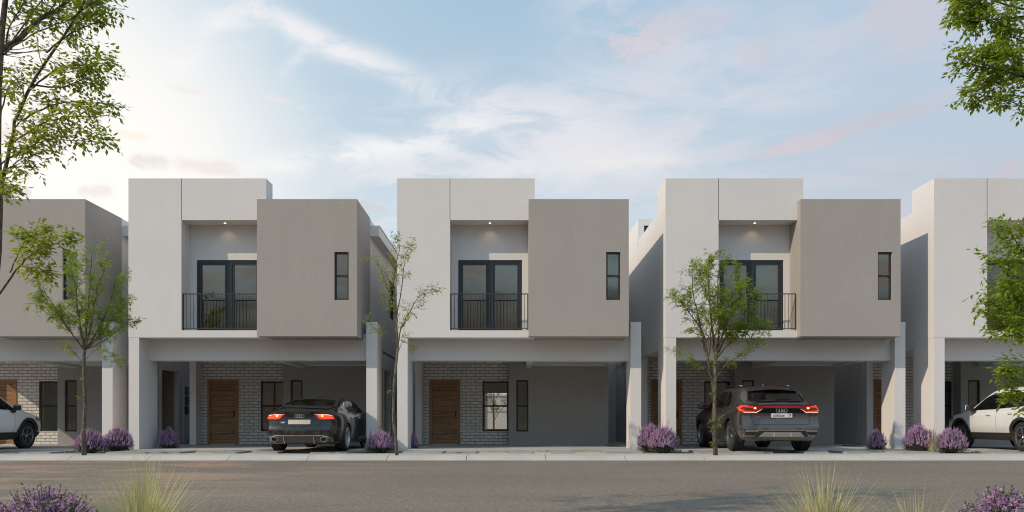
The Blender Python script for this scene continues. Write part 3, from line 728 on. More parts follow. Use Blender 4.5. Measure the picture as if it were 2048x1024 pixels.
plume(41,9,.60,((1866-1024)*19.8/1593,19.8,-.045),'pale plume grass tuft between the two right lavender bushes')
plume(42,3,.62,((738-1024)*20.6/1593,20.6,-.045),'dark spiky grass tuft beside the rear of the black car',DRYSTEM)
plume(43,4,.78,((1290-1024)*20.9/1593,20.9,-.045),'pale plume grass behind the taller lavender bush in the gap')
plume(44,5,.5,((213-1024)*20.2/1593,20.2,-.045),'pale grass tuft between the two left lavender bushes')
rr=random.Random(9)
for (px,y,lab) in ((1318,20.4,'bare dry twiggy stems rising above the lavender before the dark SUV house'),(772,20.6,'bare dry stems above the lavender beside the slender tree')):
    b=MB()
    for k in range(9):
        a=rr.uniform(0,6.28); e=V((.28*math.cos(a),.12*math.sin(a),rr.uniform(.6,.95))); m=e*.5+rv(rr,.04); pts=bez(V((0,0,0)),m,e,5); b.tube(pts,[.006,.005,.004,.004,.003,.002],4,False)
        for q in range(5):
            b.tube([pts[2+q//2],pts[2+q//2]+V((rr.uniform(-.12,.12),rr.uniform(-.08,.08),rr.uniform(.06,.16)))],[.003,.0015],3,False)
    o=b.build('dry_stems',DRYSTEM,fix=False); o.location=((px-1024)*y/1593,y,-.045); tag(o,lab,'plant','dry stems among the lavender')
# ------------------------------------------------------------------ cars
def paint(name,col,metal=.5,rough=.28,flake=.0):
    m,t,b=new_mat(name)
    tc=t.n('ShaderNodeTexCoord').outputs['Object']
    n=t.noise(tc,3,3); c=t.mix(n,tuple(x*.93 for x in col),tuple(min(1,x*1.07) for x in col))
    low=t.n('ShaderNodeSeparateXYZ'); t.set(low.inputs[0],tc)
    dust=t.math('MULTIPLY',t.ramp(low.outputs[2],.75,.2),t.ramp(t.noise(tc,6,5,.7),.4,.7,0,.35))
    c=t.mix(dust,c,(.25,.22,.19,1))
    t.set(b.inputs['Base Color'],c); b.inputs['Metallic'].default_value=metal; b.inputs['Roughness'].default_value=rough
    b.inputs['Coat Weight'].default_value=1; b.inputs['Coat Roughness'].default_value=.04
    return m
BLACKP=paint('black_paint',(.006,.005,.005),.0,.25); GREYP=paint('dark_grey_paint',(.095,.082,.072),.6,.32); WHITEP=paint('white_paint',(.80,.80,.80),0,.35)
CLAD=simple('black_cladding',(.022,.021,.02),.6); TYRE=simple('tyre_rubber',(.022,.021,.02),.85); LINER=simple('arch_liner',(.008,.008,.008),.95)
BLACKP.node_tree.nodes['Principled BSDF'].inputs['Coat Weight'].default_value=.55
CHROME=simple('chrome_trim',(.75,.75,.76),.12,1); ALLOY=simple('alloy_rim',(.55,.55,.56),.28,1); DALLOY=simple('dark_alloy_rim',(.16,.16,.17),.3,.9); SILVER=simple('silver_skid_plate',(.42,.41,.40),.35,.8); BRAKE=simple('brake_disc',(.12,.12,.12),.4,.9)
TINT=simple('tinted_car_glass',(.006,.006,.007),.06,0,0,.35); CARGLASS=glass_mat('clear_car_glass',.05,(.80,.80,.79),0,.08)
SEAT=simple('seat_leather',(.05,.05,.052),.6)
RED=emit('red_tail_light',(1,.07,.02),.95); REDDIM=simple('red_lens',(.35,.02,.015),.15,0,1); REDBAR=emit('red_light_bar',(.8,.02,.06),.22); AMBER=emit('amber_lamp',(1,.32,.04),9); WHITELENS=emit('pale_lens',(1,.62,.5),.8)
PLATE=simple('blank_plate',(.55,.50,.42),.5); WPLATE=simple('white_plate',(.75,.75,.74),.5); INK=simple('plate_ink',(.02,.02,.02),.6); HEADL=simple('head_lamp_glass',(.30,.31,.33),.08,.3,1)

def pchip(xs,ys):
    n=len(xs); h=[xs[i+1]-xs[i] for i in range(n-1)]; d=[(ys[i+1]-ys[i])/h[i] for i in range(n-1)]; m=[0]*n
    for i in range(1,n-1):
        if d[i-1]*d[i]>0:
            w1=2*h[i]+h[i-1]; w2=h[i]+2*h[i-1]; m[i]=(w1+w2)/(w1/d[i-1]+w2/d[i])
    m[0]=d[0]; m[-1]=d[-1]
    def f(x):
        i=0
        while i<n-2 and x>xs[i+1]: i+=1
        t=(x-xs[i])/h[i]
        return ys[i]*(2*t**3-3*t*t+1)+h[i]*m[i]*(t**3-2*t*t+t)+ys[i+1]*(-2*t**3+3*t*t)+h[i]*m[i+1]*(t**3-t*t)
    return f
def lerp_table(tab,z):
    if z<=tab[0][0]: return tab[0][1]
    for (a,b),(c,d) in zip(tab,tab[1:]):
        if z<=c: t=(z-a)/(c-a); t=t*t*(3-2*t)*.5+t*.5; return b+(d-b)*t
    return tab[-1][1]
def car_body(name,stations,rear,front,mat,wheels,parent,arch_r,W):
    """stations: list of (y,[9 half-profile (x,z)]); rear/front fascia: ([(z,y)],bulge)"""
    ys=[s[0] for s in stations]; fx=[[None,None] for _ in range(9)]
    for k in range(9):
        for c in range(2): fx[k][c]=pchip(ys,[s[1][k][c] for s in stations])
    NY=72; yy=[]
    for i in range(len(ys)-1):
        m=max(2,int(round(NY*(ys[i+1]-ys[i])/(ys[-1]-ys[0]))))
        yy+= [ys[i]+(ys[i+1]-ys[i])*j/m for j in range(m)]
    yy.append(ys[-1]); rings=[]
    SUB=5
    for y in yy:
        half=[(fx[k][0](y),fx[k][1](y)) for k in range(9)]
        full=half+[(-x,z) for (x,z) in reversed(half[1:-1])]; n=len(full); ring=[]
        for i in range(n):
            a,b,c,d=full[(i-1)%n],full[i],full[(i+1)%n],full[(i+2)%n]
            # reduced tension keeps creases
            T=.38
            for j in range(SUB):
                t=j/SUB; h1=2*t**3-3*t*t+1; h2=t**3-2*t*t+t; h3=-2*t**3+3*t*t; h4=t**3-t*t
                ring.append(tuple(h1*b[q]+h2*T*(c[q]-a[q])+h3*c[q]+h4*T*(d[q]-b[q]) for q in range(2)))
        rings.append(ring)
    n=len(rings[0]); v=[]; f=[]
    def fas(tab,bul,x,z,sgn): return lerp_table(tab,z)+sgn*bul*(1-min(1,(x/W)**2))
    for i,(y,ring) in enumerate(zip(yy,rings)):
        for (x,z) in ring:
            Y=y
            if i==0: Y=fas(rear[0],rear[1],x,z,-1)
            if i==len(yy)-1: Y=fas(front[0],front[1],x,z,1)
            v.append((x,Y,z))
    for i in range(len(yy)-1):
        for j in range(n):
            a=i*n+j; b=i*n+(j+1)%n; f.append((a,b,b+n,a+n))
    for (idx,tab,bul,sg,flip) in ((0,rear[0],rear[1],-1,True),(len(yy)-1,front[0],front[1],1,False)):
        ring=rings[idx]; zc=sum(p[1] for p in ring)/n; prev=[idx*n+j for j in range(n)]
        for k in (.94,.82,.66,.48,.3,.15):
            cur=[]
            for (x,z) in ring:
                X=x*k; Zz=zc+(z-zc)*k; cur.append(len(v)); v.append((X,fas(tab,bul,X,Zz,sg),Zz))
            for j in range(n):
                q=(prev[j],prev[(j+1)%n],cur[(j+1)%n],cur[j]); f.append(q if not flip else tuple(reversed(q)))
            prev=cur
        ci=len(v); v.append((0,fas(tab,bul,0,zc,sg),zc))
        for j in range(n): f.append((prev[j],prev[(j+1)%n],ci))
    me=bpy.data.meshes.new(name); me.from_pydata(v,[],f); me.materials.append(mat); me.materials.append(LINER)
    bm=bmesh.new(); bm.from_mesh(me); bmesh.ops.remove_doubles(bm,verts=bm.verts,dist=1e-5); bmesh.ops.recalc_face_normals(bm,faces=bm.faces); bm.to_mesh(me)
    bvh=BVHTree.FromBMesh(bm); bm.free()
    o=bpy.data.objects.new(name,me); C.objects.link(o)
    # wheel wells
    b=MB()
    for wy,wz in wheels:
        for sx in (-1,1):
            b.lathe_x([(0,0.001),(0,arch_r),(.75,arch_r),(.75,.001)],40,sx*(W-.27)-.375,wy,wz)
    cut=b.build('cutter',LINER,weld=True)
    for p in cut.data.polygons: p.material_index=0
    md=o.modifiers.new('cut','BOOLEAN'); md.operation='DIFFERENCE'; md.solver='EXACT'; md.object=cut; md.material_mode='TRANSFER'
    dg=bpy.context.evaluated_depsgraph_get(); dg.update()
    me2=bpy.data.meshes.new_from_object(o.evaluated_get(dg)); o.modifiers.clear(); o.data=me2; me2.name=name
    bpy.data.objects.remove(cut); bpy.data.meshes.remove(me)
    me2.polygons.foreach_set('use_smooth',[True]*len(me2.polygons)); me2.set_sharp_from_angle(angle=R(38))
    o.parent=parent; return o,bvh
def inside(p,poly):
    c=False; n=len(poly)
    for i in range(n):
        (a,b),(d,e)=poly[i],poly[(i+1)%n]
        if (b>p[1])!=(e>p[1]) and p[0]<(d-a)*(p[1]-b)/(e-b)+a: c=not c
    return c
def strip(pts,w):
    pts=[Vector(p).to_2d() if len(p)>2 else Vector(p) for p in pts]; L=[];Rr=[]
    for i,p in enumerate(pts):
        d=(pts[min(i+1,len(pts)-1)]-pts[max(i-1,0)]).normalized(); n=Vector((-d.y,d.x))*w/2
        L.append(tuple(p+n)); Rr.append(tuple(p-n))
    return [[L[i],L[i+1],Rr[i+1],Rr[i]] for i in range(len(pts)-1)]
def decal(name,bvh,polys,view,mat,parent,off=.005,grid=.03,th=.012,lim=None):
    """polys in (x,z) for view 'rear'/'front', (y,z) for 'left'/'right'; pressed on the body surface with a real thickness"""
    if polys and not isinstance(polys[0][0],(tuple,list,Vector)): polys=[polys]
    bm=bmesh.new()
    for poly in polys:
        vs=[bm.verts.new((p[0],p[1],0)) for p in poly]
        try: bm.faces.new(vs)
        except ValueError: pass
    xs=[v.co.x for v in bm.verts]; zs=[v.co.y for v in bm.verts]
    for (lo,hi,nrm) in ((min(xs),max(xs),(1,0,0)),(min(zs),max(zs),(0,1,0))):
        k=lo+grid
        while k<hi-.002:
            bmesh.ops.bisect_plane(bm,geom=bm.verts[:]+bm.edges[:]+bm.faces[:],plane_co=(k,k,0),plane_no=nrm,dist=1e-6); k+=grid
    bmesh.ops.remove_doubles(bm,verts=bm.verts,dist=1e-5)
    dirs={'rear':V((0,1,0)),'front':V((0,-1,0)),'left':V((1,0,0)),'right':V((-1,0,0)),'top':V((0,0,-1))}; d=dirs[view]; bad=[]
    for v in bm.verts:
        a,b=v.co.x,v.co.y
        o=V((a,0,b)) if view in('rear','front') else (V((a,b,0)) if view=='top' else V((0,a,b)))
        hit=bvh.ray_cast(o-d*6,d)
        if hit[0] is None or (lim and not lim(hit[0])): bad.append(v); continue
        nn=hit[1] if hit[1].dot(d)<0 else -hit[1]
        v.co=hit[0]+nn*off
    bmesh.ops.delete(bm,geom=bad,context='VERTS')
    bmesh.ops.recalc_face_normals(bm,faces=bm.faces)
    if bm.faces:
        s=sum(f.normal.dot(d)*f.calc_area() for f in bm.faces)
        if s>0: bmesh.ops.reverse_faces(bm,faces=bm.faces)
        if th: 
            top=bm.faces[:]; ex=bmesh.ops.extrude_face_region(bm,geom=top)
            moved=[g for g in ex['geom'] if isinstance(g,bmesh.types.BMVert)]
            # extruded copy becomes the outer skin; original goes inward
            orig=set(v for f in top if f.is_valid for v in f.verts)-set(moved)
            for v in orig: v.co-= (v.normal if v.normal.length else -d)*th*.6
    o=obj_from_bm(bm,name,mat,parent); 
    if o.data.polygons: o.data.set_sharp_from_angle(angle=R(50))
    return o
def mirror(polys):
    if polys and not isinstance(polys[0][0],(tuple,list)): polys=[polys]
    return [[(-a,b) for (a,b) in reversed(p)] for p in polys]
def cut_glass(body,bvh_unused,polys_view):
    """delete the body faces behind the glass"""
    bm=bmesh.new(); bm.from_mesh(body.data); dele=[]
    for f in bm.faces:
        c=f.calc_center_median(); n=f.normal
        for (poly,view) in polys_view:
            if view=='rear' and n.y<-.1 and inside((c.x,c.z),poly): dele.append(f); break
            if view=='front' and n.y>.1 and inside((c.x,c.z),poly): dele.append(f); break
            if view=='left' and n.x<-.2 and inside((c.y,c.z),poly): dele.append(f); break
            if view=='right' and n.x>.2 and inside((c.y,c.z),poly): dele.append(f); break
    bmesh.ops.delete(bm,geom=dele,context='FACES'); bm.to_mesh(body.data); bm.free()
def make_wheel(parent,x,y,z,Rt,w,rim,side,rimmat,spokes=5,double=True):
    """side +1: outer face looks to +x"""
    h=w/2; b=MB()
    b.lathe_x([(-h*.7,rim*.93),(-h*.72,rim*.2),(-h*.2,rim*.2),(-h*.2,rim*.93)],30); hub=b.build('wheel',BRAKE,parent,smooth=True,angle=35,weld=True)
    hub.location=(x,y,z); hub.rotation_euler=(0,0,0 if side>0 else math.pi)
    b=MB(); g=.008
    prof=[(-h*.92,rim),(-h,rim+.02),(-h,Rt-.045),(-h*.82,Rt-.008)]
    for k in range(4):
        a=-h*.72+k*h*.48; prof+=[(a-g,Rt),(a-g+.002,Rt-.01),(a+g-.002,Rt-.01),(a+g,Rt)] if 0<=k<4 else []
    prof+=[(h*.82,Rt-.008),(h,Rt-.045),(h,rim+.02),(h*.92,rim)]
    b.lathe_x(prof,48,close=True); b.build('tyre',TYRE,hub,smooth=True,angle=40,weld=True)
    b=MB(); b.lathe_x([(h*.86,rim+.004),(h*.95,rim-.004),(h*.93,rim-.022),(h*.6,rim-.035),(-h*.85,rim-.03),(-h*.9,rim+.004)],48)
    b.lathe_x([(h*.35,.0005),(h*.62,.03),(h*.58,.06),(h*.3,.075),(h*.1,.06)],24)
    for k in range(spokes):
        for o in ((-.13,.13) if double else (0,)):
            a=2*math.pi*k/spokes+math.pi/2; a1=a+o*1.1; a2=a+o*.55*1.4
            p0=V((h*.5,.05*math.cos(a),.05*math.sin(a))); p1=V((h*.78,(rim-.025)*math.cos(a1),(rim-.025)*math.sin(a1)))
            t=(p1-p0); L=t.length; t.normalize(); nx=V((1,0,0)); s_=t.cross(nx).normalized(); nx=s_.cross(t).normalized()
            wd=.017 if double else .036
            # tapered spoke
            i=len(b.v)
            for (pp,ww,hh) in ((p0,wd*1.3,.02),(p0.lerp(p1,.55),wd*.85,.018),(p1,wd*1.25,.016)):
                for (sx,sn) in ((-1,-1),(1,-1),(.75,1),(-.75,1)): b.v.append(tuple(pp+s_*ww*sx+nx*hh*sn))
            for q in range(2):
                for r_ in range(4):
                    b.f.append((i+q*4+r_,i+q*4+(r_+1)%4,i+q*4+4+(r_+1)%4,i+q*4+4+r_)); b.m.append(0)
    b.build('rim',rimmat,hub,smooth=True,angle=32,weld=True)
    return hub
def rounded(name,c,size,mat,parent,taper=.8,rot=0):
    bm=bmesh.new(); bmesh.ops.create_cube(bm,size=1)
    for v in bm.verts:
        k=taper if v.co.z>0 else 1
        v.co=V((v.co.x*size[0]*k,v.co.y*size[1]*k,v.co.z*size[2]))
    bmesh.ops.bevel(bm,geom=bm.edges[:],offset=min(size)*.35,segments=3,affect='EDGES',profile=.6)
    bmesh.ops.rotate(bm,verts=bm.verts,cent=(0,0,0),matrix=Matrix.Rotation(rot,3,'Z')); bmesh.ops.translate(bm,verts=bm.verts,vec=c)
    return obj_from_bm(bm,name,mat,parent)
def surf(bvh,view,a,b):
    d={'rear':V((0,1,0)),'left':V((1,0,0)),'right':V((-1,0,0))}[view]
    o=V((a,0,b)) if view=='rear' else V((0,a,b))
    h=bvh.ray_cast(o-d*6,d); return h[0] if h[0] else o
def rings_badge(bvh,x,z,r,parent,mat):
    b=MB()
    for k in range(4):
        cx=x+(k-1.5)*r*1.42; p=surf(bvh,'rear',cx,z); pts=[(cx+r*math.cos(2*math.pi*j/20),p.y-.012,z+r*math.sin(2*math.pi*j/20)) for j in range(21)]
        b.tube(pts,r*.16,5,False)
    return b.build('ring_emblem',mat,parent,smooth=True)
def text(name,s,size,loc,rot,mat,parent,extrude=.002,sx=1.0,align='CENTER'):
    cu=bpy.data.curves.new(name,'FONT'); cu.body=s; cu.size=size; cu.extrude=extrude; cu.align_x=align; cu.align_y='CENTER'; cu.resolution_u=3
    t=bpy.data.objects.new(name,cu); C.objects.link(t); dg=bpy.context.evaluated_depsgraph_get(); dg.update()
    me=bpy.data.meshes.new_from_object(t.evaluated_get(dg)); bpy.data.objects.remove(t); bpy.data.curves.remove(cu)
    me.materials.clear(); me.materials.append(mat); o=bpy.data.objects.new(name,me); C.objects.link(o); o.location=loc; o.rotation_euler=rot; o.scale=(sx,1,1)
    if parent: o.parent=parent
    return o
def side_views(fn):
    return [fn('left'),fn('right')]

# ---- black fastback -------------------------------------------------
def build_fastback():
    car=empty('parked_car',(0,0,0)); W=.955
    st=[(.10,[(0,.22),(.58,.22),(.68,.30),(.745,.55),(.755,.80),(.71,.925),(.58,.965),(.40,.985),(0,.992)]),
        (.20,[(0,.20),(.66,.20),(.77,.28),(.835,.55),(.84,.80),(.785,.935),(.64,.985),(.43,1.005),(0,1.015)]),
        (.55,[(0,.19),(.76,.19),(.88,.27),(.935,.55),(.935,.80),(.87,.955),(.71,1.05),(.50,1.085),(0,1.105)]),
        (1.05,[(0,.18),(.78,.18),(.91,.26),(.955,.55),(.955,.81),(.90,.965),(.755,1.13),(.56,1.205),(0,1.235)]),
        (1.6,[(0,.18),(.78,.18),(.90,.26),(.945,.55),(.95,.80),(.895,.96),(.755,1.18),(.58,1.305),(0,1.345)]),
        (2.3,[(0,.18),(.78,.18),(.895,.26),(.935,.55),(.94,.79),(.89,.945),(.755,1.20),(.595,1.355),(0,1.405)]),
        (2.9,[(0,.18),(.78,.18),(.895,.26),(.935,.55),(.94,.78),(.89,.93),(.76,1.18),(.595,1.335),(0,1.385)]),
        (3.45,[(0,.18),(.78,.18),(.895,.26),(.94,.55),(.94,.77),(.885,.915),(.79,1.05),(.60,1.17),(0,1.225)]),
        (3.9,[(0,.18),(.78,.18),(.90,.26),(.95,.55),(.95,.76),(.89,.88),(.80,.94),(.60,.98),(0,1.02)]),
        (4.5,[(0,.18),(.76,.18),(.87,.26),(.93,.52),(.92,.70),(.85,.78),(.74,.83),(.50,.87),(0,.89)]),
        (4.82,[(0,.19),(.66,.19),(.76,.26),(.83,.48),(.81,.62),(.74,.70),(.62,.74),(.42,.76),(0,.77)])]
    wheels=[(1.03,.345),(3.95,.345)]
    body,bvh=car_body('body',st,([(.2,.16),(.30,.10),(.42,.055),(.56,.05),(.62,.085),(.80,.12),(.92,.13),(.965,.075),(1.0,.09)],.11),([(.19,4.78),(.45,4.84),(.77,4.72)],.13),BLACKP,wheels,car,.385,W)
    # glass
    rg=[(-.60,1.075),(-.665,1.13),(-.58,1.29),(-.46,1.325),(0,1.335),(.46,1.325),(.58,1.29),(.665,1.13),(.60,1.075)]
    sA=[(1.28,1.06),(1.34,1.14),(1.62,1.235),(2.02,1.29),(2.02,.985),(1.42,.99)]
    sB=[(2.08,.985),(2.08,1.295),(2.55,1.305),(3.0,1.235),(3.4,1.09),(3.55,.985)]
    ws=[(-.62,1.03),(-.52,1.33),(0,1.355),(.52,1.33),(.62,1.03),(0,1.05)]
    shr=lambda p,k=.94:[((a-sum(q[0] for q in p)/len(p))*k+sum(q[0] for q in p)/len(p),(b-sum(q[1] for q in p)/len(p))*k+sum(q[1] for q in p)/len(p)) for (a,b) in p]
    cut_glass(body,None,[(shr(rg),'rear'),(shr(sA,.9),'left'),(shr(sB,.92),'left'),(shr(sA,.9),'right'),(shr(sB,.92),'right'),(shr(ws,.95),'front')])
    decal('rear_window',bvh,rg,'rear',CARGLASS,car,.006,.05,.006)
    decal('window_border',bvh,strip(rg+[rg[1]],.055),'rear',LINER,car,.010,.04,.006)
    decal('windscreen',bvh,ws,'front',CARGLASS,car,.006,.06,.006)
    for vw in ('left','right'):
        decal('side_window',bvh,sA,vw,CARGLASS,car,.005,.05,.006); decal('side_window',bvh,sB,vw,CARGLASS,car,.005,.05,.006)
        out=[(1.16,1.03),(1.30,1.15),(1.62,1.265),(2.1,1.325),(2.55,1.335),(3.0,1.265),(3.42,1.12),(3.62,.965),(2.6,.965),(1.42,.97),(1.22,1.0),(1.16,1.03)]
        decal('window_chrome',bvh,strip(out,.016),vw,CHROME,car,.007,.06,.008)
        for ln in ([(2.06,.30),(2.05,.62),(2.07,.96)],[(1.30,.97),(1.36,.72),(1.46,.45),(1.55,.32)],[(3.28,.96),(3.30,.6),(3.25,.30)]): decal('door_gap',bvh,strip(ln,.008),vw,LINER,car,.002,.08,.004)
        for y in (1.55,2.55):
            p=surf(bvh,vw,y,.845); rounded('door_handle',(p.x+(.012 if vw=='right' else -.012),y,.845),(.03,.20,.032),CHROME,car,1)
        sx=1 if vw=='right' else -1
        m=rounded('wing_mirror',(sx*1.02,3.33,1.02),(.20,.13,.14),BLACKP,car,.85,sx*-.15)
        rounded('mirror_glass',(sx*1.025,3.262,1.02),(.16,.012,.10),CHROME,m,1,sx*-.15); rounded('mirror_foot',(sx*.92,3.36,.96),(.12,.05,.04),BLACKP,m,1)
        decal('sill_trim',bvh,strip([(1.5,.27),(2.5,.26),(3.45,.26)],.02),vw,CLAD,car,.004,.1,.006)
    # tail lamps
    for s in (-1,1):
        L=[(.355,.935),(.56,.94),(.70,.915),(.79,.865),(.805,.795),(.585,.785),(.455,.80)]; L=[(s*a,b) for a,b in L]
        lamp=decal('tail_light',bvh,L,'rear',REDDIM,car,.008,.03,.02)
        U=[(.365,.932),(.56,.938),(.70,.913),(.755,.887),(.755,.874),(.69,.892),(.56,.915),(.38,.912)]; decal('lens_strip',bvh,[(s*a,b) for a,b in U],'rear',WHITELENS,lamp,.024,.04,.012)
        U=[(.42,.900),(.56,.905),(.69,.885),(.785,.845),(.795,.81),(.60,.802),(.49,.818)]; decal('glow',bvh,[(s*a,b) for a,b in U],'rear',RED,lamp,.020,.03,.012)
        U=[(.55+.022*math.cos(k*.63),.875+.018*math.sin(k*.63)) for k in range(10)]; decal('amber_bulb',bvh,[(s*a,b) for a,b in U],'rear',AMBER,lamp,.030,.03,.012)
    for k in range(1): pass
    decal('deck_seam',bvh,strip([(-.72,.955),(-.4,.975),(.4,.975),(.72,.955)],.008),'rear',LINER,car,.002,.08,.004)
    decal('tailgate_seam',bvh,strip([(-.55,.80),(-.52,.70),(-.40,.615),(.40,.615),(.52,.70),(.55,.80)],.008),'rear',LINER,car,.003,.06,.004)
    decal('crease_trim',bvh,strip([(-.36,.80),(.36,.80)],.008),'rear',LINER,car,.003,.06,.004)
    pl=decal('number_plate',bvh,[(-.27,.675),(.27,.675),(.27,.785),(-.27,.785)],'rear',PLATE,car,.012,.05,.012)
    rings_badge(bvh,0,.872,.037,car,CHROME)
    bd=decal('trunk_badge',bvh,[(-.44,.70),(-.36,.70),(-.345,.735),(-.425,.735)],'rear',CHROME,car,.008,.03,.006)
    decal('red_badge_mark',bvh,[(-.455,.70),(-.443,.70),(-.428,.735),(-.44,.735)],'rear',RED,bd,.008,.03,.006)
    # diffuser
    df=decal('diffuser',bvh,[(-.68,.235),(.68,.235),(.73,.30),(.64,.385),(.5,.40),(-.5,.40),(-.64,.385),(-.73,.30)],'rear',SILVER if 0 else DIFF,car,.006,.05,.01)
    decal('chrome_line',bvh,strip([(-.755,.25),(-.74,.33),(-.66,.39),(-.5,.41),(.5,.41),(.66,.39),(.74,.33),(.755,.25)],.018),'rear',CHROME,car,.012,.04,.012)
    for x in (-.36,.36): decal('fin',bvh,[(x-.012,.225),(x+.012,.225),(x+.006,.40),(x-.006,.40)],'rear',SILVER,df,.03,.05,.03)
    decal('fin_rail',bvh,strip([(-.6,.335),(.6,.335)],.01),'rear',CLAD,df,.009,.06,.006)
    for s in (-1,1):
        p=surf(bvh,'rear',s*.595,.315); b=MB(); n=24
        for (k,(r0,dy0,r1,dy1)) in enumerate(((.088,-.045,.072,-.045),(.072,-.045,.070,.06),(.088,-.045,.088,.06))):
            for j in range(n):
                a=2*math.pi*j/n;c=2*math.pi*(j+1)/n
                q=lambda r,dy,t:(p.x+r*math.cos(t),p.y+dy,p.z+r*.68*math.sin(t))
                b.quad(q(r0,dy0,a),q(r0,dy0,c),q(r1,dy1,c),q(r1,dy1,a))
        ex=b.build('exhaust_tip',CHROME,car,smooth=True,angle=40,weld=True)
        b=MB(); b.quad(*[(p.x+.071*math.cos(2*math.pi*j/n),p.y-.02,p.z+.048*math.sin(2*math.pi*j/n)) for j in range(n)]); b.build('exhaust_bore',LINER,ex)
    rounded('roof_antenna',(0,1.75,1.385),(.05,.17,.07),BLACKP,car,.5)
    # cabin
    b=MB(); b.box(-.8,.8,1.0,3.7,.42,.5); b.box(-.78,.78,.5,1.35,.85,.93); b.box(-.75,.75,3.4,3.75,.6,.93); b.build('cabin_floor',LINER,car)
    for (x,y) in ((-.38,2.45),(.38,2.45)):
        s=rounded('seat',(x,y,.78),(.48,.18,.62),SEAT,car,.85); rounded('headrest',(x,y-.03,1.16),(.26,.10,.17),SEAT,s,.9)
    s=rounded('rear_bench',(0,1.58,.74),(1.3,.2,.5),SEAT,car,.92)
    for x in (-.38,.38): rounded('headrest',(x,1.53,1.04),(.28,.10,.14),SEAT,s,.9)
    b=MB(); pts=[(-.36+.18*math.cos(2*math.pi*j/20),3.15+.06*math.sin(2*math.pi*j/20),.92+.17*math.sin(2*math.pi*j/20)) for j in range(21)]; b.tube(pts,.014,5,False); b.build('steering_wheel',SEAT,car,smooth=True)
    rounded('rear_mirror',(0,3.0,1.25),(.22,.04,.07),SEAT,car,1)
    for (y,z) in wheels:
        for sx in (-1,1): make_wheel(car,sx*(W-.145),y,z,.345,.275,.262,sx,ALLOY,5,True)
    return car
DIFF=simple('diffuser_dark_metal',(.10,.085,.07),.4,.6)

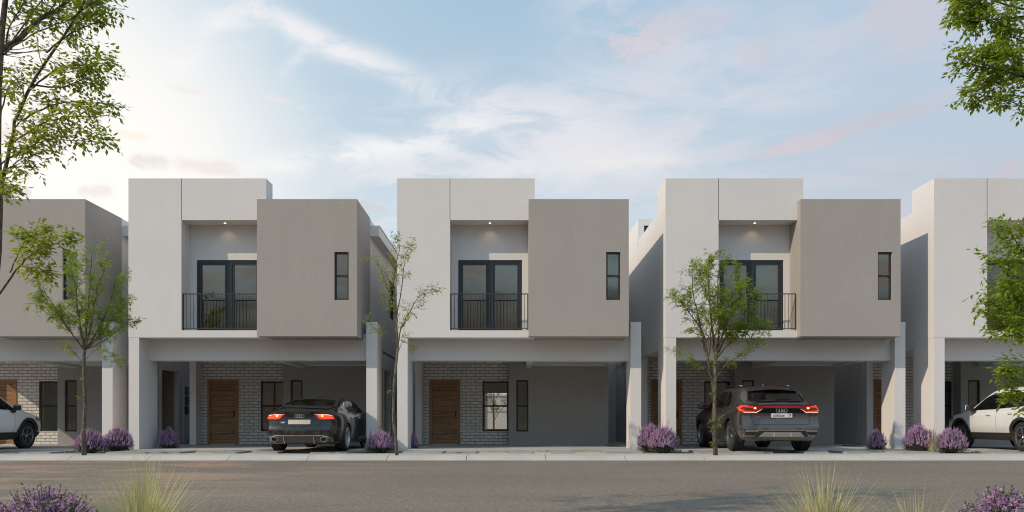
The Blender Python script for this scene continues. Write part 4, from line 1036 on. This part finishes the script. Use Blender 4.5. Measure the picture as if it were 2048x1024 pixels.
# ---- SUV profile ----------------------------------------------------
def suv_stations(k):
    L,W,H=k['L'],k['W'],k['H']; b=k['belt']; zb=.26; w=W
    def row(y,x5,z5,x6,z6,x7,z7,z8,ws=1.0,zb_=zb,xb=.76,z3=.62,z4=.92):
        return (y,[(0,zb_),(xb*ws,zb_),(.90*w*ws,zb_+.09),(w*ws,z3),(w*.995*ws,z4),(x5,z5),(x6,z6),(x7,z7),(0,z8)])
    return row
def build_coupe_suv():
    car=empty('parked_car',(0,0,0)); W=.995; row=suv_stations(dict(L=4.99,W=W,H=1.7,belt=1.12))
    st=[row(.10,.84,1.10,.66,1.165,.42,1.19,1.20,.93,.30,.72,.60,.93),
        row(.22,.90,1.115,.72,1.185,.46,1.215,1.225,.975,.27,.74),
        row(.55,.925,1.13,.77,1.30,.54,1.40,1.43),
        row(.85,.93,1.13,.80,1.42,.58,1.565,1.60),
        row(1.35,.93,1.13,.80,1.46,.60,1.62,1.665),
        row(2.2,.925,1.12,.80,1.47,.62,1.645,1.70),
        row(2.9,.92,1.10,.80,1.44,.62,1.61,1.665),
        row(3.4,.92,1.085,.82,1.28,.63,1.43,1.49),
        row(3.95,.925,1.06,.85,1.12,.64,1.17,1.20),
        row(4.55,.90,.98,.78,1.03,.55,1.06,1.08,.975),
        row(4.86,.78,.90,.66,.95,.44,.98,.99,.87,.30,.66,.60,.80)]
    wheels=[(1.0,.395),(3.995,.395)]
    body,bvh=car_body('body',st,([(.28,.20),(.36,.12),(.46,.05),(.60,.04),(.66,.08),(.80,.12),(.93,.13),(1.0,.11),(1.10,.09),(1.16,.06),(1.2,.09)],.09),([(.3,4.8),(.6,4.88),(.98,4.78)],.12),GREYP,wheels,car,.445,W)
    rg=[(-.60,1.235),(-.70,1.27),(-.60,1.53),(0,1.56),(.60,1.53),(.70,1.27),(.60,1.235)]
    decal('rear_window',bvh,rg,'rear',TINT,car,.006,.06,.01)
    decal('wiper',bvh,strip([(-.05,1.265),(.30,1.275)],.025),'rear',LINER,car,.02,.05,.012)
    # roof spoiler with brake light
    b=MB(); 
    for (sx) in (1,):
        xs=[-.60,-.45,0,.45,.60]
        top=[(x,.60+.05*abs(x),1.585-.05*(abs(x)/.6)**2) for x in xs]; bot=[(x,.60+.05*abs(x),1.545-.05*(abs(x)/.6)**2) for x in xs]
        tf=[(x*1.02,1.05,1.648-.06*(abs(x)/.6)**2) for x in xs]; bf=[(x,.86,1.53-.05*(abs(x)/.6)**2) for x in xs]
        for i in range(4):
            b.quad(top[i],top[i+1],tf[i+1],tf[i]); b.quad(top[i],bot[i],bot[i+1],top[i+1]); b.quad(bot[i],bf[i],bf[i+1],bot[i+1]); b.quad(tf[i],tf[i+1],bf[i+1],bf[i])
        for i in (0,4): b.quad(top[i],tf[i],bf[i],bot[i])
    sp=b.build('roof_spoiler',GREYP,car,smooth=True,angle=30,weld=True)
    b=MB(); b.box(-.22,.22,.594,.61,1.562,1.575); b.build('brake_light',REDDIM,sp)
    for s in (-1,1):
        L=[(.44,1.065),(.60,1.08),(.74,1.135),(.90,1.14),(.985,1.06),(.985,.985),(.90,.95),(.64,.955)]; L=[(s*a,b) for a,b in L]
        lamp=decal('tail_light',bvh,L,'rear',REDDIM,car,.008,.03,.02)
        U=[(.68,1.115),(.90,1.12),(.975,1.05),(.975,1.0),(.90,.985),(.70,.985),(.60,.975),(.66,1.0),(.88,1.01),(.93,1.045),(.88,1.095),(.68,1.09)]
        decal('glow',bvh,[(s*a,b) for a,b in U],'rear',RED,lamp,.022,.03,.014)
        decal('lens_strip',bvh,[(s*a,b) for a,b in [(.45,1.06),(.62,.975),(.90,.975),(.90,.962),(.60,.960)]],'rear',WHITELENS,lamp,.026,.03,.014)
        U=[(.64+.025*math.cos(k*.63),1.075+.02*math.sin(k*.63)) for k in range(10)]; decal('amber_bulb',bvh,[(s*a,b) for a,b in U],'rear',AMBER,lamp,.032,.03,.012)
    pn=decal('tailgate_panel',bvh,[(-.62,.955),(-.43,1.06),(.43,1.06),(.62,.955)],'rear',TINT,car,.005,.06,.008)
    decal('light_bar',bvh,[(-.70,1.088),(.70,1.088),(.70,1.112),(-.70,1.112)],'rear',REDBAR,car,.011,.05,.01)
    rings_badge(bvh,0,1.012,.043,car,CHROME)
    p=surf(bvh,'rear',0,.885)
    b=MB(); b.box(-.265,.265,p.y-.022,p.y-.004,.835,.945); pl=b.build('number_plate',WPLATE,car)
    b=MB(); b.frame(-.268,.268,.832,.948,p.y-.025,p.y-.006,.007); b.build('plate_frame',INK,pl)
    text('plate_text','c065мк',.092,(-.065,p.y-.024,.885),(R(90),0,0),INK,pl,.002,.98)
    text('plate_region','78',.062,(.205,p.y-.024,.90),(R(90),0,0),INK,pl,.002)
    text('plate_country','RUS',.026,(.205,p.y-.024,.856),(R(90),0,0),INK,pl,.001)
    b=MB(); b.box(.152,.156,p.y-.0245,p.y-.02,.842,.938); b.build('plate_divider',INK,pl)
    q=surf(bvh,'rear',-.58,.855); text('model_badge','Q8',.065,(-.58,q.y-.012,.855),(R(90),0,R(-8)),CHROME,car,.004,1.2)
    q=surf(bvh,'rear',.55,.86); text('engine_badge','50 TDI',.042,(.55,q.y-.012,.86),(R(90),0,R(6)),CHROME,car,.004,1.1)
    decal('tailgate_seam',bvh,strip([(-.74,1.10),(-.70,.80),(-.66,.665),(.66,.665),(.70,.80),(.74,1.10)],.008),'rear',LINER,car,.003,.06,.004)
    for s in (-1,1): decal('reflector',bvh,[(s*.62,.632),(s*.95,.632),(s*.95,.652),(s*.62,.645)],'rear',REDDIM,car,.006,.05,.008)
    decal('bumper_chrome',bvh,strip([(-.86,.535),(.86,.535)],.022),'rear',CHROME,car,.014,.05,.014)
    decal('lower_bumper',bvh,[(-.86,.385),(.86,.385),(.90,.52),(-.90,.52)],'rear',CLAD,car,.005,.05,.01)
    sk=decal('skid_plate',bvh,[(-.56,.385),(.56,.385),(.44,.49),(-.44,.49)],'rear',SILVER,car,.014,.05,.014)
    for x in (-.2,.2): decal('skid_rib',bvh,[(x-.02,.40),(x+.02,.40),(x+.015,.475),(x-.015,.475)],'rear',CHROME,sk,.022,.05,.014)
    for s in (-1,1):
        decal('exhaust_surround',bvh,strip([(s*.88,.405),(s*.88,.505),(s*.58,.505),(s*.66,.405),(s*.88,.405)],.02),'rear',SILVER,car,.014,.05,.012)
    for vw in ('left','right'):
        win=[(1.20,1.15),(1.30,1.40),(1.52,1.50),(2.3,1.545),(2.9,1.51),(3.25,1.40),(3.72,1.16),(2.6,1.135)]
        w=decal('side_window',bvh,win,vw,TINT,car,.006,.06,.01)
        for (a,c) in (((1.62,1.13),(1.72,1.53)),((2.42,1.13),(2.40,1.54))): decal('window_pillar',bvh,strip([a,c],.06),vw,LINER,w,.009,.06,.008)
        decal('window_trim',bvh,strip([(1.16,1.13),(2.6,1.115),(3.76,1.14)],.016),vw,CHROME,car,.007,.08,.008)
        for ln in ([(2.42,.42),(2.42,.8),(2.42,1.11)],[(1.50,1.12),(1.52,.85),(1.62,.6),(1.70,.45)],[(3.48,1.1),(3.46,.7),(3.40,.42)]): decal('door_gap',bvh,strip(ln,.008),vw,LINER,car,.002,.08,.004)
        decal('door_crease',bvh,strip([(1.6,.56),(2.5,.54),(3.4,.53)],.03),vw,CLAD,car,.005,.1,.012)
        for y in (1.72,2.66):
            p=surf(bvh,vw,y,1.0); rounded('door_handle',(p.x+(.012 if vw=='right' else -.012),y,1.0),(.03,.20,.035),GREYP,car,1)
        sx=1 if vw=='right' else -1
        m=rounded('wing_mirror',(sx*1.07,3.45,1.18),(.22,.14,.16),GREYP,car,.85,sx*-.12); rounded('mirror_foot',(sx*.97,3.48,1.11),(.12,.06,.05),CLAD,m,1)
        for (y,z) in wheels:
            arc=[(y+.47*math.cos(t),z+.47*math.sin(t)) for t in [R(a) for a in range(-15,196,10)]]
            decal('arch_trim',bvh,strip(arc,.05),vw,GREYP,car,.016,.06,.02)
    for s in (-1,1):
        b=MB(); b.tube([(s*.60,1.2,1.655),(s*.615,1.5,1.69),(s*.615,2.6,1.70),(s*.60,3.0,1.635)],.014,6); b.build('roof_rail',CHROME,car,smooth=True)
    rounded('roof_antenna',(0,1.45,1.70),(.05,.16,.07),GREYP,car,.5)
    for (y,z) in wheels:
        for sx in (-1,1): make_wheel(car,sx*(W-.155),y,z,.395,.295,.285,sx,ALLOY if 0 else MIXALLOY,5,True)
    return car
MIXALLOY=simple('two_tone_alloy',(.42,.42,.43),.3,1)
# ---- white crossover -------------------------------------------------
def build_crossover():
    car=empty('parked_car',(0,0,0)); W=.92; row=suv_stations(dict(L=4.55,W=W,H=1.68,belt=1.06))
    st=[row(.10,.76,1.06,.62,1.14,.42,1.18,1.20,.92,.36,.68,.62,.92),
        row(.25,.83,1.09,.72,1.25,.52,1.34,1.37,.97,.30,.70),
        row(.50,.86,1.09,.745,1.40,.57,1.55,1.585),
        row(.9,.865,1.085,.75,1.45,.59,1.605,1.645),
        row(1.7,.865,1.06,.75,1.465,.60,1.625,1.68),
        row(2.35,.86,1.035,.75,1.44,.60,1.59,1.645),
        row(2.85,.86,1.015,.765,1.28,.60,1.41,1.465),
        row(3.35,.86,.995,.79,1.09,.60,1.155,1.185),
        row(3.9,.84,.95,.72,1.00,.52,1.04,1.055,.985),
        row(4.25,.79,.86,.66,.92,.46,.955,.97,.95,.28,.68,.58,.80),
        row(4.42,.64,.78,.54,.82,.38,.85,.86,.84,.32,.58,.56,.72)]
    wheels=[(.95,.365),(3.65,.365)]
    body,bvh=car_body('body',st,([(.3,.2),(.45,.08),(.62,.05),(.8,.09),(1.0,.12),(1.2,.16)],.07),([(.3,4.38),(.55,4.44),(.72,4.42),(.86,4.33)],.11),WHITEP,wheels,car,.42,W)
    body.data.materials.append(CLAD)
    for p in body.data.polygons:
        if p.center.z<.43 and p.material_index==0: p.material_index=2
    for vw in ('left','right'):
        win=[(.62,1.14),(.78,1.36),(1.05,1.475),(1.7,1.515),(2.3,1.485),(2.7,1.355),(3.12,1.09),(3.14,1.055),(2.2,1.07)]
        w=decal('side_window',bvh,win,vw,TINT,car,.005,.05,.01)
        for (a,c,t) in (((1.97,1.05),(1.92,1.52),.07),((1.12,1.08),(1.0,1.47),.05)): decal('window_pillar',bvh,strip([a,c],t),vw,LINER,w,.007,.06,.008)
        for ln in ([(1.98,.40),(1.98,.75),(1.96,1.05)],[(1.22,1.10),(1.25,.85),(1.36,.6),(1.42,.42)],[(3.0,1.03),(3.06,.7),(3.02,.42)]): decal('door_gap',bvh,strip(ln,.007),vw,GAPGREY,car,.002,.08,.004)
        decal('sill_cladding',bvh,[(1.33,.24),(3.27,.24),(3.27,.46),(1.33,.46)],vw,CLAD,car,.010,.08,.02)
        for (y,z) in wheels:
            arc=[(y+.455*math.cos(t),z+.455*math.sin(t)) for t in [R(a) for a in range(-12,193,8)]]
            decal('arch_cladding',bvh,strip(arc,.07),vw,CLAD,car,.014,.05,.02)
        decal('bumper_cladding',bvh,[(4.1,.30),(4.5,.30),(4.5,.46),(4.1,.46)],vw,CLAD,car,.012,.05,.02)
        for y in (1.38,2.30):
            p=surf(bvh,vw,y,.925+(.03 if y<2 else 0)); sx=1 if vw=='right' else -1
            hd=rounded('door_handle',(p.x+sx*.02,y,p.z),(.03,.19,.034),WHITEP,car,1); rounded('handle_cup',(p.x+sx*.003,y+.01,p.z-.006),(.012,.15,.055),GAPGREY,hd,1)
        sx=1 if vw=='right' else -1
        m=rounded('wing_mirror',(sx*1.02,2.98,1.12),(.20,.12,.15),CLAD,car,.9,sx*-.2); rounded('mirror_cap',(sx*1.03,3.035,1.125),(.19,.05,.14),WHITEP,m,.9,sx*-.2); rounded('mirror_foot',(sx*.91,2.98,1.03),(.14,.07,.09),CLAD,m,.8)
        decal('head_light',bvh,[(3.98,.80),(4.2,.755),(4.40,.74),(4.40,.80),(4.2,.855),(4.0,.875)],vw,HEADL,car,.006,.04,.01)
    decal('windscreen',bvh,[(-.68,1.17),(-.56,1.58),(0,1.62),(.56,1.58),(.68,1.17)],'front',TINT,car,.006,.06,.01)
    decal('grille',bvh,[(-.42,.52),(.42,.52),(.52,.74),(-.52,.74)],'front',CLAD,car,.008,.06,.012)
    decal('rear_window',bvh,[(-.58,1.2),(.58,1.2),(.50,1.52),(-.50,1.52)],'rear',TINT,car,.006,.06,.01)
    for s in (-1,1): decal('tail_light',bvh,[(s*.40,.98),(s*.80,1.0),(s*.80,1.08),(s*.42,1.05)],'rear',REDDIM,car,.008,.05,.015)
    for s in (-1,1):
        b=MB(); b.tube([(s*.585,.75,1.615),(s*.60,1.1,1.665),(s*.60,2.0,1.67),(s*.585,2.35,1.61)],.014,6); b.build('roof_rail',CLAD,car,smooth=True)
    for (y,z) in wheels:
        for sx in (-1,1): make_wheel(car,sx*(W-.125),y,z,.365,.235,.255,sx,MIXALLOY,5,True)
    return car
GAPGREY=simple('panel_gap_grey',(.22,.22,.22),.8)
CG='cars parked in the carports'
c1=build_fastback(); c1.location=(-5.145,19.27,0); c1.rotation_euler=(0,0,R(-1.2)); tag(c1,'black fastback car with glowing tail lights seen from behind','car',CG)
c2=build_coupe_suv(); c2.location=(6.52,19.25,0); c2.rotation_euler=(0,0,R(.6)); tag(c2,'dark grey SUV with a lettered white plate and glowing tail lights','car',CG)
c3=build_crossover(); c3.location=(13.60,18.9,0); tag(c3,'white crossover car at the right edge with sunlit door','car',CG)
c4=copy_tree(c3); c4.location=(-14.33,18.45,0); tag(c4,'white crossover car at the left edge with only its shaded front end in view','car',CG)

# ------------------------------------------------------------------ sky, sun, camera
SUNV=V((-1.06,-.59,.785)).normalized(); EL=math.asin(SUNV.z); AZ=math.atan2(SUNV.x,SUNV.y)
w=bpy.data.worlds.new('World'); sc.world=w; w.use_nodes=True; nt=w.node_tree; t=NT(nt); bg=nt.nodes['Background']
D=t.vmath('NORMALIZE',t.n('ShaderNodeTexCoord').outputs['Generated'])
sky=t.n('ShaderNodeTexSky',sky_type='NISHITA'); sky.sun_disc=False; sky.sun_elevation=EL; sky.sun_rotation=AZ; sky.altitude=300; sky.air_density=1.0; sky.dust_density=2.0; sky.ozone_density=1.0
SKYK=.10; K=1/SKYK
sep=t.n('ShaderNodeSeparateXYZ'); t.set(sep.inputs[0],D); dx,dy,dz=sep.outputs
def dirp(px,py): return V(((px-1024)/1593,1,(845-py)/1593)).normalized()
def gauss(q): return t.math('POWER',2.718,t.math('MULTIPLY',t.math('MULTIPLY',q,q),-1.0))
def blob(px,py,wd):
    d=t.vmath('DOT_PRODUCT',D,tuple(dirp(px,py))); return t.ramp(d,math.cos(R(wd)),1.0)
def col(r,g,b): return (r*K,g*K,b*K,1)
def srgb(r,g,b): return col(*[((x/255+.055)/1.055)**2.4 for x in (r,g,b)])
TX2=t.noise(t.mapping(D,(30,30,62),rot=(0,R(-12),0)),1.0,7,.66,.4)
W1=t.math('SUBTRACT',t.noise(D,6,4,.6),.5)                                   # slow wobble
TX=t.noise(t.mapping(D,(9,9,26),rot=(0,R(-14),0)),1.0,7,.62,.5)              # wispy texture, long axis nearly level
TD=t.noise(t.mapping(D,(3.6,3.6,14),rot=(0,R(-35),0)),1.0,8,.62,.9)          # diagonal cloud field
# clear sky: physical sky under a thin high veil, paler towards the horizon and the left
c=t.mix(.85,sky.outputs[0],t.mix(t.ramp(dz,.20,.50),srgb(216,229,238),srgb(178,207,229)))
right=t.ramp(dx,.0,.5)
c=t.mix(t.math('MULTIPLY',right,.85),c,t.mix(t.ramp(dz,.18,.45),srgb(190,199,211),srgb(186,205,225)))
left=t.ramp(dx,-.02,-.42); c=t.mix(t.math('MULTIPLY',left,.5),c,srgb(214,231,241))
# diagonal lavender-white cloud field on the right half
fld=t.math('MULTIPLY',t.ramp(dx,-.02,.16),t.ramp(TD,.42,.62)); c=t.mix(t.math('MULTIPLY',fld,.75),c,t.mix(right,srgb(222,226,234),srgb(203,205,217)))
fl2=t.math('MULTIPLY',t.math('MULTIPLY',t.ramp(dx,.30,-.05),t.ramp(dx,-.30,-.12)),t.math('MULTIPLY',t.ramp(dz,.42,.32),t.ramp(TX,.42,.64))); c=t.mix(t.math('MULTIPLY',fl2,.55),c,srgb(236,236,240))
def band(p1,p2,wd,wob):
    a=dirp(*p1); b=dirp(*p2); n=a.cross(b).normalized(); mid=(a+b).normalized(); along=(b-a).normalized(); half=(b-a).length/2
    q=t.math('DIVIDE',t.math('ADD',t.vmath('DOT_PRODUCT',D,tuple(n)),t.math('MULTIPLY',W1,wob)),wd)
    l=t.math('DIVIDE',t.math('SUBTRACT',t.vmath('DOT_PRODUCT',D,tuple(along)),mid.dot(along)),half)
    l2=t.math('MULTIPLY',l,l); return t.math('MULTIPLY',gauss(q),gauss(l2))
def trail(p1,p2,wd,cl,amt,wob=.02):
    global c
    c=t.mix(t.math('MULTIPLY',t.math('MULTIPLY',band(p1,p2,wd,wob),t.ramp(TX,.37,.58,.2,1)),amt),c,cl)
def cloud(p1,p2,wd,cl,amt,wob=.02,k=2.2):
    global c
    m=t.ramp(t.math('MULTIPLY',band(p1,p2,wd*1.25,wob),t.math('ADD',t.math('MULTIPLY',t.math('SUBTRACT',TX2,.5),k*1.9),1.0)),.15,1.0); c=t.mix(t.math('MULTIPLY',m,amt),c,cl)
Wt=srgb(240,240,243)
trail((400,-40),(540,30),.030,Wt,.8); trail((500,15),(780,150),.011,Wt,.85,.012); trail((530,40),(930,215),.016,Wt,.7)
trail((350,130),(490,15),.013,srgb(242,243,246),.65); trail((560,150),(620,95),.006,Wt,.4)
trail((880,190),(1250,290),.036,srgb(236,235,240),.75); trail((860,280),(980,220),.022,srgb(238,238,242),.7)
trail((500,342),(1010,256),.013,srgb(248,247,247),1.0,.008); trail((540,345),(900,285),.016,srgb(240,241,244),.5)
trail((1000,260),(1400,330),.03,srgb(228,228,234),.7); trail((700,370),(1300,310),.020,srgb(238,236,238),.6)
cloud((1160,325),(1380,315),.007,srgb(238,236,236),.6)
trail((1250,190),(1480,20),.04,srgb(214,219,230),.75,.05); trail((1400,150),(1640,40),.03,srgb(206,212,224),.6,.05); trail((1480,225),(1700,165),.018,srgb(214,218,228),.75)
trail((1330,260),(1500,180),.03,srgb(216,220,230),.6)
cloud((1215,92),(1370,66),.018,srgb(222,211,216),.75,.02,2.4); cloud((1270,60),(1480,30),.014,srgb(205,206,217),.7,.02,1.8)
cloud((1505,313),(1720,258),.008,srgb(214,204,210),.75,.006,1.8); cloud((1640,275),(1900,195),.009,srgb(202,200,211),.75,.01,1.2)
cloud((1720,45),(1900,25),.035,srgb(204,203,213),.6,.03,1.2); cloud((1970,340),(2048,335),.008,srgb(206,196,202),.7); cloud((1470,110),(1570,95),.012,srgb(206,202,213),.5)

# warm-white glow low on the left, with small shaded clouds
c=t.mix(t.math('MULTIPLY',t.math('POWER',blob(60,385,22),1.6),.92),c,col(1.08,1.03,.97))
cloud((520,190),(590,208),.003,srgb(238,232,230),.5,.004,1.0); cloud((590,215),(615,219),.003,srgb(236,232,232),.4,.004,1.0); cloud((325,172),(410,187),.003,srgb(244,234,230),.5,.004,1.0)
cloud((255,318),(340,328),.007,srgb(232,224,222),.7,.01,1.6); cloud((340,322),(480,345),.008,srgb(238,226,220),.6,.01,1.6); cloud((25,383),(65,388),.005,srgb(224,217,218),.7,.006,1.4); cloud((150,382),(230,384),.007,srgb(236,228,226),.6,.01,1.6)
cloud((0,275),(60,270),.012,srgb(232,220,216),.6,.01,1.6); cloud((225,265),(300,277),.005,srgb(255,243,230),.7,.006,1.4); cloud((640,400),(790,425),.006,srgb(214,208,210),.6,.006,1.4)
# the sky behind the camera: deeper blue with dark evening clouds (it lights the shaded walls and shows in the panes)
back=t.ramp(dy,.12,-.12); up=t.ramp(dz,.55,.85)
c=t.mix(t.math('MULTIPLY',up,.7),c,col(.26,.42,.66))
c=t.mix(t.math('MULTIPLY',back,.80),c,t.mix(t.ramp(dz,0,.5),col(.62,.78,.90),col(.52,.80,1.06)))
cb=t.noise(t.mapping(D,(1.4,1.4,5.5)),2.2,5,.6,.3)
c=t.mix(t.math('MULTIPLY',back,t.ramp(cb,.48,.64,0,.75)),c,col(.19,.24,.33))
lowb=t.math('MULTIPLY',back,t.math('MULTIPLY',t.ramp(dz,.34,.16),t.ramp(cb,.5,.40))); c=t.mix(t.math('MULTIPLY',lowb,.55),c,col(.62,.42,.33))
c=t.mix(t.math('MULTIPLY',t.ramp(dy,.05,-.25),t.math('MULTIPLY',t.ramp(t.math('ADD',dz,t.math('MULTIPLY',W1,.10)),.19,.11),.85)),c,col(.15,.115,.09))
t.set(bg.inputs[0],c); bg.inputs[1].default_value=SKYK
S=bpy.data.lights.new('sun','SUN'); S.energy=3.05; S.angle=R(.5); S.color=(1,.82,.62)
so=bpy.data.objects.new('sun',S); C.objects.link(so); so.rotation_euler=SUNV.to_track_quat('Z','Y').to_euler(); so.location=(-20,-12,20)
cam=bpy.data.cameras.new('camera'); cam.lens=28; cam.sensor_width=36; cam.shift_y=333/2048; cam.clip_end=3000; cam.clip_start=.1
co=bpy.data.objects.new('camera',cam); C.objects.link(co); co.location=(0,0,.72); co.rotation_euler=(R(90),0,0); sc.camera=co
sc.view_settings.view_transform='Standard'; sc.view_settings.look='None'; sc.view_settings.exposure=0; sc.view_settings.gamma=1
sc.cycles.use_denoising=True; sc.cycles.max_bounces=8; sc.cycles.transparent_max_bounces=16; sc.cycles.use_adaptive_sampling=True; sc.cycles.adaptive_threshold=.02
sc.cycles.sample_clamp_indirect=6; sc.cycles.filter_width=1.1; sc.cycles.caustics_reflective=False; sc.cycles.caustics_refractive=False
